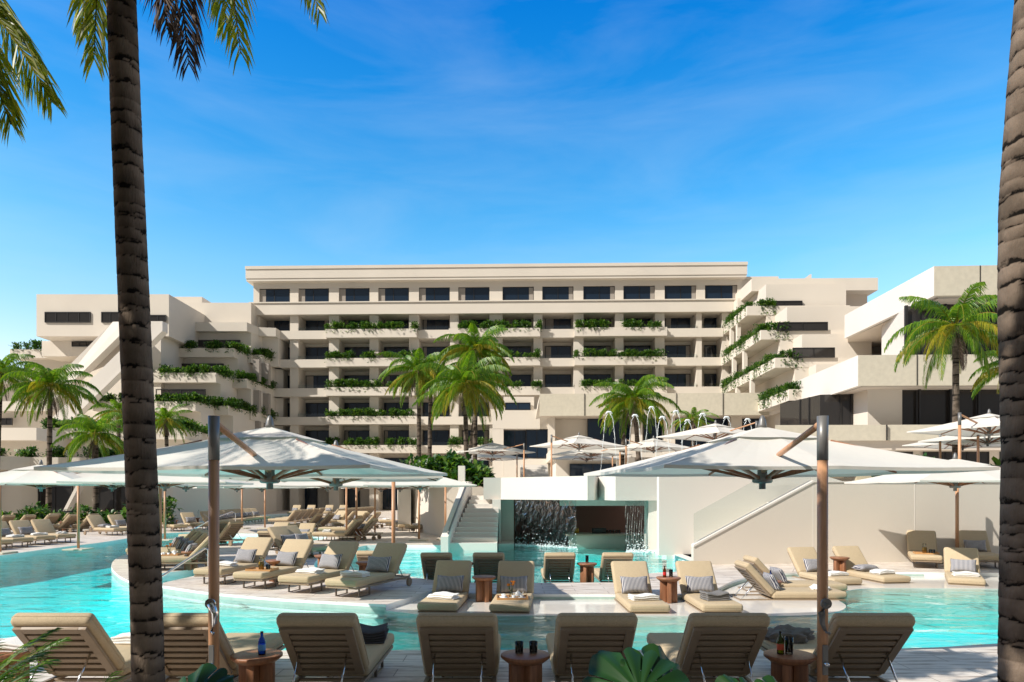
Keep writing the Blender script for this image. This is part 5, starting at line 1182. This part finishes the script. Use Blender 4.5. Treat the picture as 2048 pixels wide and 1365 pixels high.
# trays
def tray(MW, dz, loc, rz, label, what):
    r = empty('serving_tray'); Mx = MW @ Matrix.Translation((loc[0], loc[1], .337 + dz)) @ Matrix.Rotation(rz, 4, 'Z'); r.matrix_world = Mx; tag(r, label, 'tray', 'serving trays')
    MB().box(-.25, .25, -.16, .16, 0, .012).build('tray_base', M['tray'], r, bevel=.003, seg=1)
    rim = MB(); rim.box(-.262, -.25, -.16, .16, .0, .045); rim.box(.25, .262, -.16, .16, 0, .045); rim.box(-.262, .262, -.172, -.16, 0, .032); rim.box(-.262, .262, .16, .172, 0, .032); rim.build('tray_rim', M['tray'], r)
    def pos(x, y): return (Mx @ Vector((x, y, .013)))
    if what == 'lemon':
        b = MB().lathe([(.001, 0), (.05, 0), (.055, .12), (.035, .19), (.042, .24)], 16).build('carafe', M['clear']); b.location = pos(-.03, .02); MB().lathe([(.001, .004), (.046, .004), (.05, .12), (.04, .15), (.001, .15)], 14).build('lemonade', M['liquor'], b); tag(b, 'carafe of yellow lemonade on %s' % label.split(' with ')[0], 'carafe')
        for k, (x, y) in enumerate(((.1, .02), (.16, -.04))): tumbler(pos(x, y), .1, .034, None, '%s empty glass beside the carafe on %s' % (('left', 'right')[k], label.split(' with ')[0]), 'empty glasses')
    else:
        vz = MB().lathe([(.001, 0), (.03, 0), (.035, .06), (.02, .12)], 12).build('flower_vase', M['clear']); vz.location = pos(-.02, .06); sm_ = MB(); bl2 = MB(); lf = MB(); rn = random.Random(4)
        for k in range(9):
            x, y, z_ = rn.uniform(-.06, .06), rn.uniform(-.04, .04), rn.uniform(.17, .26); sm_.tube([(0, 0, .03), (x * .5, y * .5, .12), (x, y, z_)], .003, 5)
            for q in range(7): a = q * .9; bl2.add([(x, y, z_), (x + .03 * math.cos(a), y + .03 * math.sin(a), z_ + .012), (x + .03 * math.cos(a + .7), y + .03 * math.sin(a + .7), z_ + .016), (x + .012 * math.cos(a), y + .012 * math.sin(a) - .01, z_ + .03)], [(0, 1, 2), (0, 2, 3)])
        sm_.build('stems', M['leaf'], vz); bl2.build('blossoms', M['blossom'], vz); tag(vz, 'small glass vase of orange flowers on %s' % label.split(' with ')[0], 'vase')
        tp = MB().lathe([(.001, 0), (.035, 0), (.055, .04), (.045, .08), (.02, .095), (.008, .11), (.001, .112)], 18).build('teapot', M['china']); tp.location = pos(.10, .05); MB().tube([(.04, 0, .04), (.08, 0, .06), (.095, 0, .09)], [.013, .009, .007], 8).build('spout', M['china'], tp); MB().tube([(-.045, 0, .075), (-.08, 0, .07), (-.08, 0, .03), (-.05, 0, .025)], .006, 6).build('handle', M['china'], tp); tag(tp, 'white china teapot on %s' % label.split(' with ')[0], 'teapot')
        for k, (x, y) in enumerate(((-.14, -.05), (.02, -.08), (-.15, .08), (.16, -.06))):
            cu = MB().lathe([(.001, 0), (.065, .003), (.07, .010), (.03, .010), (.02, .012), (.036, .05), (.031, .05), (.016, .016), (.001, .016)], 18).build('cup_and_saucer', M['china']); cu.location = pos(x, y); tag(cu, '%s white cup and saucer on %s' % (('front left', 'front middle', 'back left', 'front right')[k], label.split(' with ')[0]), 'cup', 'white cups')
    return r
tray(*A[1], (.0, -.75), .12, 'wooden tray on the wet ledge lounger with breakfast china', 'tea'); tray(*C[1], (.05, -.95), .1, 'wooden tray in the island row with lemonade', 'lemon')
tray(*S1, (.02, -.85), .1, 'wooden tray at the right wall with a fruit drink', 'lemon')
tr2 = lounger  # (kept short)
MW4 = Matrix.Translation(((330 - HX) / F * 16.7, 16.7, 0)); tray(MW4, 0, (.1, 0), .1, 'wooden tray on the island tip lounger with flowers', 'tea')

# ------------------------------------------------------------------ umbrellas
UM = {}
def umb_meshes():
    W2, L2, H = 1.86, 1.5, .52; per = []
    n = 9
    cs = [(-W2, -L2), (0, -L2), (W2, -L2), (W2, 0), (W2, L2), (0, L2), (-W2, L2), (-W2, 0)]
    def surf(t0, t1, zb, H, lift, name, sag=.05):
        V = []; rings = 8; K = 6
        for r_ in range(rings + 1):
            t = t0 + (t1 - t0) * r_ / rings
            for a in range(8):
                p, q = Vector((*cs[a], 0)), Vector((*cs[(a + 1) % 8], 0))
                for k in range(K):
                    s = k / K; e = p.lerp(q, s); sg = math.sin(math.pi * s)
                    V.append((e.x * t * (1 - .02 * sg * t), e.y * t * (1 - .02 * sg * t), zb + H * (1 - t) ** 1.12 - sag * sg * t * (1.15 - t) * 1.6 + lift))
        nn = 8 * K; Fc = [(r_ * nn + j, r_ * nn + (j + 1) % nn, (r_ + 1) * nn + (j + 1) % nn, (r_ + 1) * nn + j) for r_ in range(rings) for j in range(nn)]
        mb = MB(); mb.add(V, Fc, False)
        # hem
        if t1 >= .99:
            b = (rings) * nn; hv = [(V[b + j][0], V[b + j][1], V[b + j][2] - .035) for j in range(nn)]; 
            mb.add([V[b + j] for j in range(nn)] + hv, [(j, (j + 1) % nn, (j + 1) % nn + nn, j + nn) for j in range(nn)])
        me = mb.mesh(name, M['canopy'])
        return me
    UM['canopy'] = surf(.13, 1.0, 2.13, H, 0, 'canopy'); UM['vent'] = surf(.02, .29, 2.13, H, .022, 'vent', .01)
    UM['finial'] = MB().lathe([(.055, 2.66), (.05, 2.69), (.042, 2.74), (.02, 2.80), (.001, 2.81)], 14).mesh('finial', M['metal'])
    UM['hub'] = MB().lathe([(.001, 1.9), (.04, 1.9), (.04, 1.97), (.10, 1.975), (.12, 1.99), (.12, 2.06), (.06, 2.07), (.05, 2.3), (.001, 2.3)], 12).mesh('hub', M['metal'])
    UM['rib'] = []
    for x, y in cs:
        m = MB(); e = Vector((x * .985, y * .985, 2.115)); s = Vector((x, y, 0)).normalized() * .09 + Vector((0, 0, 2.03))
        mid = Vector((x * .55, y * .55, 2.13 + H * .45 ** 1.12 - .035))
        m.tube([s, mid], [.026, .022], 4); m.tube([mid - Vector((x, y, 0)).normalized() * .55 + Vector((0, 0, .16)), mid, e], [.018, .022, .016], 4); UM['rib'].append(m.mesh('rib', M['wood']))
    m = MB(); m.box(-.33, .33, -.33, .33, 0, .05); UM['base'] = m.mesh('base_plate', M['concrete'], .01, 1)
    UM['pole'] = MB().tube([(0, 0, .06), (0, 0, 2.12)], .042, 20).mesh('pole', M['pole'])
    UM['cap'] = MB().tube([(0, 0, 2.12), (0, 0, 2.48)], .044, 20).mesh('pole_cap', M['metal'])
umb_meshes()
def umbrella(pole, cen, rot, label, z0=0, crank=False, group='white cantilever umbrellas'):
    """pole, cen: (x, y) of post and canopy centre"""
    r = empty('cantilever_umbrella', (pole[0], pole[1], z0)); tag(r, label, 'umbrella', group)
    d = Vector((cen[0] - pole[0], cen[1] - pole[1], 0))
    link('base_plate', UM['base'], r); link('pole', UM['pole'], r); link('pole_cap', UM['cap'], r)
    m = MB(); m.tube([(0, 0, 2.43), tuple(d * .62 + Vector((0, 0, 2.27))), tuple(d * .97 + Vector((0, 0, 2.12)))], .028, 4 if not crank else 12); m.build('arm', M['pole'], r)
    c = link('canopy', UM['canopy'], r, tuple(d), (0, 0, rot)); link('vent', UM['vent'], c); link('finial', UM['finial'], r, tuple(d)); link('hub', UM['hub'], r, tuple(d), (0, 0, rot))
    for me in UM['rib']: link('rib', me, r, tuple(d), (0, 0, rot))
    if crank:
        s = crank; k = MB(); k.tube([(0, -.05, .96), (0, -.075, .96)], .042, 20); k.tube([(0, -.06, .96), (s * .035, -.062, .88), (s * .03, -.064, .80), (s * .008, -.066, .74)], [.034, .028, .02, .012], 10); k.tube([(s * .008, -.07, .735), (s * .008 + .03, -.09, .72)], .01, 8); o = k.build('crank', M['chrome'] if s > 0 else M['metal'], r)
        q = MB(); q.box(-.02, .02, -.056, -.04, .38, .62); q.build('lock_plate', M['metal'], r); q = MB().lathe([(.001, -.02), (.018, -.012), (.022, 0), (.018, .012), (.001, .02)], 12); q.build('knob', M['chrome'], r, loc=(.0, -.075, .47))
    return r
pl_ = pd(428, 5.57); pr_ = pd(1645, 5.57)
umbrella(pl_, (-2.98, 8.4), R(-9), 'huge near left umbrella with dappled shadows on its canopy', crank=1)
umbrella(pr_, (3.08, 8.4), R(9), 'huge near right umbrella with a brightly sunlit canopy', crank=-1)
def um2(cpx, rpy, ppx, label, rot=0, zr=2.12, z0=0, near=True, D=None):
    D = D or (z0 + zr - E) * F / (HY - rpy); c = Vector((*pd(cpx, D), 0)); k = (ppx - HX) / F
    # post on the column ppx at 2.75 m from the canopy centre
    a_, b_, c_ = k * k + 1, -2 * (k * c.x + c.y), c.x ** 2 + c.y ** 2 - 2.75 ** 2; disc = b_ * b_ - 4 * a_ * c_
    y = -b_ / (2 * a_) if disc < 0 else (-b_ + (-1 if near else 1) * math.sqrt(disc)) / (2 * a_)
    umbrella((k * y, y), (c.x, c.y), rot, label, z0)
um2(82, 968, 0, 'umbrella over the left pool edge loungers, peak left of the first palm', .1, near=False)
um2(225, 969, 157, 'umbrella partly behind the big left trunk', .3, near=False)
um2(330, 966, 321, 'wide umbrella right of the big left trunk', .15, near=False)
um2(372, 972, 330, 'grey shaded umbrella behind the wide one right of the trunk', .4, near=False)
um2(474, 975, 484, 'small far umbrella with dappled canopy, left of a pair', .5, D=33, near=False)
um2(524, 975, 530, 'small far umbrella with dappled canopy, right of a pair', .5, D=33, near=False)
um2(672, 958, 787, 'large umbrella under the near left one, thick dark post', R(8), D=12.3, near=False)
um2(656, 972.5, 693, 'umbrella over the two far deck loungers', .2, near=False)
um2(715, 973, 713, 'umbrella behind the far deck, middle of three', .5, D=30)
um2(762, 974, 750, 'far umbrella over the dense row of loungers', .3, D=34)
um2(840, 971.5, 838, 'umbrella left of the planter wall', .15, D=24, near=False)
um2(800, 974, 891, 'umbrella with its post beside the staircase wall', .4, D=29)
umbrella(pd(1914, 17.8), pd(1910, 16.1), .05, 'umbrella in front of the right retaining wall')
z2 = 2.0
um2(1158, 887, 1103, 'terrace umbrella with its post left of the entrance', R(40), z0=z2, D=33)
um2(1307, 892, 1252, 'terrace umbrella behind the fountain jets', R(40), z0=z2, D=35)
um2(1182, 906, 1240, 'upper of two dark edged umbrellas stacked in view', .6, z0=z2, D=40); um2(1173, 915, 1225, 'lower of two dark edged umbrellas stacked in view', .6, z0=z2, D=45)
um2(985, 903, 1048, 'upper umbrella beside the entrance steps', .6, z0=z2, D=38); um2(983, 918, 1034, 'lower umbrella beside the entrance steps', .6, z0=z2, D=45)
um2(1431, 867, 1513, 'terrace umbrella above the near right canopy', R(38), z0=z2, D=27.5); um2(1572, 880, 1610, 'terrace umbrella peeping over the near right canopy', .5, z0=z2, D=33)
um2(1978, 855, 1919, 'highest umbrella at the right behind the big trunk', .5, z0=1.7, D=21.5); um2(1975, 876, 1956, 'middle umbrella at the right behind the big trunk', .5, z0=1.7, D=25.5); um2(1925, 886, 1880, 'lowest umbrella at the right near the sunlit palm', .6, z0=1.7, D=28)

# ------------------------------------------------------------------ hedges and other plants
def hedge(path, h, w, dens, label, name='hedge', size=(.14, .3), kind='stuff', cat='hedge'):
    P = []
    for a, b in zip(path[:-1], path[1:]):
        a, b = Vector(a), Vector(b); L = (b - a).length; nn = int(L * dens); t = rng.uniform(0, 1, nn); d = (b - a).normalized(); sd = Vector((-d.y, d.x, 0))
        hh = h * (.75 + .2 * np.sin(t * L * 2.1 + 1) + .15 * np.sin(t * L * 5.3)); P.append(np.array(a)[None] + t[:, None] * np.array(b - a)[None] + rng.normal(0, w * .4, nn)[:, None] * np.array(sd)[None] + np.stack([0 * t, 0 * t, rng.uniform(.05, 1, nn) ** .6 * hh], 1))
    o = leaves(name, np.concatenate(P), 'leaf', size, up=.6, wide=.5); o['label'] = label; o['category'] = cat; o['kind'] = kind; return o
hedge([(*pd(-60, 34.5), 0), (*pd(60, 35), 0), (*pd(150, 35.4), 0), (*pd(260, 36), 0), (*pd(318, 37), 0)], 1.1, .9, 260, 'low leafy hedge along the left deck behind the loungers', size=(.2, .42))
hedge([(*pd(318, 33.5), 0), (*pd(345, 33.5), 0)], 1.5, .8, 420, 'round leafy bush right of the big left trunk', 'bush', (.2, .42), 'thing', 'bush')
hedge([(*pd(850, 33.5), 2.0), (*pd(893, 29.8), 2.0), (*pd(980, 29.8), 2.0)], 1.35, 1.3, 900, 'dense bright shrubs at the foot of the central palms', 'shrub_bed', (.2, .5), 'stuff', 'shrubs')
hedge([(*pd(1640, 25), 1.7), (*pd(1830, 26), 1.7), (*pd(2080, 24.5), 1.7)], 1.3, 1.2, 420, 'shrubs on the upper right terrace behind the umbrella', 'shrub_bed', (.2, .45), 'stuff', 'shrubs')
o = MB().box(0, .5, 0, .25, 1.7, 2.75).build('planter_post', M['white'], loc=(*pd(1820, 24.2), 0)); tag(o, 'white block post on the upper right terrace', 'post')

# fern and big split leaves in the foreground
def fern(base, n, L, label, seed, mat='fern', ll=.24, lw=.009):
    rnd_ = random.Random(seed); v, f, rv, rf = [], [], [], []
    for k in range(n): frond_geo(v, f, rv, rf, Vector(base), k * 2.399 + rnd_.uniform(-.2, .2), rnd_.uniform(.75, 1.4), L * rnd_.uniform(.7, 1.1), rnd_.uniform(.9, 1.5), rnd_, 44, ll, lw, 0, .3)
    root = empty('fern_palm', base); tag(root, label, 'fern'); mk('leaflets', v, f, M[mat], root, Vector(base)); mk('stalks', rv, rf, M[mat], root, Vector(base)); return root
fern((-2.10, 3.0, .12), 48, 1.08, 'bright feathery fern palm in the lower left corner', 5)
fern((-2.78, 3.4, .55), 12, .75, 'darker fern palm at the left edge beside the water', 6, 'leaf', .2, .009)
fern((-1.85, 2.9, .1), 30, .92, 'low feathery fern palm between the two corner ferns', 9)
fern((-1.62, 3.0, .1), 24, .98, 'small feathery fern palm right of the corner fern', 7)
def split_leaf(center, w_, h_, nrm, roll, mat='monstera'):
    """one broad heart-shaped leaf with deep side cuts and a drooping rim"""
    mb = MB(); z = Vector(nrm).normalized(); x = Vector((0, 0, 1)).cross(z).normalized(); y = z.cross(x); Rm = Matrix.Rotation(roll, 3, z); x = Rm @ x; y = Rm @ y
    o0 = Vector(center) - y * h_ * .3
    def rad(a):       # a: 0 at the tip, +-pi at the stem notch
        c = abs(a) / math.pi; return .78 * (1 - .34 * c) * (1 - .30 * math.exp(-((c - 1) / .09) ** 2)) * (1 + .12 * math.exp(-(c / .06) ** 2))
    def P(a, r):
        R_ = rad(a); u = math.sin(a) * r * R_; v_ = math.cos(a) * r * R_
        return o0 + x * u * w_ + y * v_ * h_ + z * (-.24 * r * r * w_ + .035 * w_ * math.cos(a * 13) * r + .05 * w_ * abs(math.sin(a)) * r)
    cuts = [-math.pi + .12] + [sg * c for sg in (-1,) for c in (2.35, 1.9, 1.5, 1.12, .76, .42)] + [.0] + [.38, .74, 1.08, 1.46, 1.88, 2.3] + [math.pi - .12]
    for a0, a1 in zip(cuts[:-1], cuts[1:]):
        g0 = .024 if a0 not in (0.0, cuts[0]) else 0; g1 = .024 if a1 not in (0.0, cuts[-1]) else 0; ca_, ra_ = 6, 9; vs = []
        inner = .26 + .10 * math.sin(a0 * 7)
        for i in range(ca_ + 1):
            for k in range(ra_ + 1):
                r = k / ra_; t = i / ca_; sh_ = min(1, max(0, (r - inner) / .12)); w2 = sh_ * (1 + 1.1 * max(0, r - .8))
                a = (a0 + g0 * w2) * (1 - t) + (a1 - g1 * w2) * t; tip = 1 - (.10 * (2 * t - 1) ** 2 * r if r > .75 else 0)
                vs.append(P(a, r * tip))
        mb.add(vs, [(i * (ra_ + 1) + k, i * (ra_ + 1) + k + 1, (i + 1) * (ra_ + 1) + k + 1, (i + 1) * (ra_ + 1) + k) for i in range(ca_) for k in range(ra_)], True)
    return mb
def monstera(px, py, D, sc, label, leafs, base):
    root = empty('split_leaf_plant', base); tag(root, label, 'plant', 'split-leaf plants')
    st = MB()
    for (px, py, D, w_, h_, n, roll) in leafs:
        c = at(px, py, D); mb = split_leaf(c - Vector(base), w_, h_, n, roll); mb.build('leaf', M['monstera'], root)
        rr = c - Vector(base); st.tube([(0, 0, 0), tuple(rr * .5 + Vector((0, 0, .04))), tuple(rr - Vector((0, 0, h_ * .4)))], .009, 6)
    st.build('stem', M['fern'], root)
monstera(0, 0, 0, 0, 'big dark green split leaves at the bottom centre', [(1245, 1350, 2.6, .32, .36, (-.25, -.7, .8), .8), (1325, 1352, 2.65, .28, .32, (.35, -.75, .6), -.45), (1290, 1400, 2.5, .26, .26, (0, -.8, .6), 0)], (.52, 2.7, .3))
monstera(0, 0, 0, 0, 'split leaves at the bottom beside the left umbrella pole', [(392, 1368, 3.0, .26, .28, (-.1, -.7, .8), .3), (430, 1385, 3.0, .22, .24, (.3, -.7, .8), -.4)], (-1.35, 3.1, .3))
monstera(0, 0, 0, 0, 'small split leaves at the bottom right of centre', [(1480, 1385, 2.9, .22, .22, (.1, -.7, .7), .3), (1560, 1385, 2.9, .2, .2, (.3, -.7, .7), -.4)], (1.0, 3.0, .2))

# chrome rails
def rail(pts, label, r=.022):
    m = MB(); P = [Vector(p) for p in pts]; m.tube(P, r, 10); tag(m.build('handrail', M['chrome']), label, 'handrail', 'chrome pool handrails')
rail([gnd(396, 1049), gnd(396, 1049) + Vector((0, 0, .78)), gnd(396, 1049) + Vector((.12, -.15, .86)), gnd(419, 1062) + Vector((0, 0, .62)), gnd(437, 1076) + Vector((0, 0, .35))], 'left chrome rail between the far deck steps')
rail([gnd(471, 1057), gnd(471, 1057) + Vector((0, 0, .8)), gnd(471, 1057) + Vector((-.15, -.1, .88)), gnd(425, 1064) + Vector((0, 0, .62)), gnd(384, 1072) + Vector((0, 0, .25))], 'right chrome rail between the far deck steps')
rail([at(300, 1168, 14.2), at(326, 1152, 14.4), at(370, 1123, 14.6), at(410, 1097, 14.8), at(417, 1100, 14.85), at(417, 1147, 14.85)], 'long chrome rail slanting into the water at the island tip', .025)

# fountain jets
fz_ = [(1218, 826, 1222), (1270, 832, 1272), (1303, 816, 1300), (1325, 836, 1330), (1352, 824, 1350), (1375, 842, 1372), (1405, 830, 1404), (1453, 836, 1452), (1495, 840, 1494)]
for i, (px, py, bx_) in enumerate(fz_):
    D = 31 + (i % 3) * 1.5; top_ = at(px, py, D); rn = random.Random(i); m = MB(); zb_ = 1.95
    for s in (-1, 1):
        pts = []; rs = []
        for k in range(34):
            t = k / 33; x = top_.x + s * (.14 + .30 * t) * min(1, t * 9) ** .5 + rn.uniform(-.012, .012); z_ = top_.z - .04 - (top_.z - zb_) * t ** 1.25 + (.10 if t < .02 else 0); pts.append((x, D + rn.uniform(-.02, .02), z_)); rs.append(rn.uniform(.004, .017) * (1.4 if t < .1 else 1) * (1 - .45 * t))
        m.tube(pts, rs, 5)
        for k in range(26): x = pts[k][0] + rn.uniform(-.05, .05); z_ = pts[k][2] + rn.uniform(-.1, .1); r_ = rn.uniform(.006, .016); m.tube([(x, D, z_ - r_), (x, D, z_), (x, D, z_ + r_)], [.001, r_, .001], 5, caps=False)
    m.tube([(top_.x - .14, D, top_.z - .05), (top_.x - .07, D, top_.z + .04), (top_.x + .07, D, top_.z + .04), (top_.x + .14, D, top_.z - .05)], [.03, .04, .04, .03], 6)
    tag(m.build('fountain_jet', M['foam']), '%s arching jet of water from the left above the bar terrace' % (ordn + ['ninth'])[i], 'fountain jet', 'fountain jets')
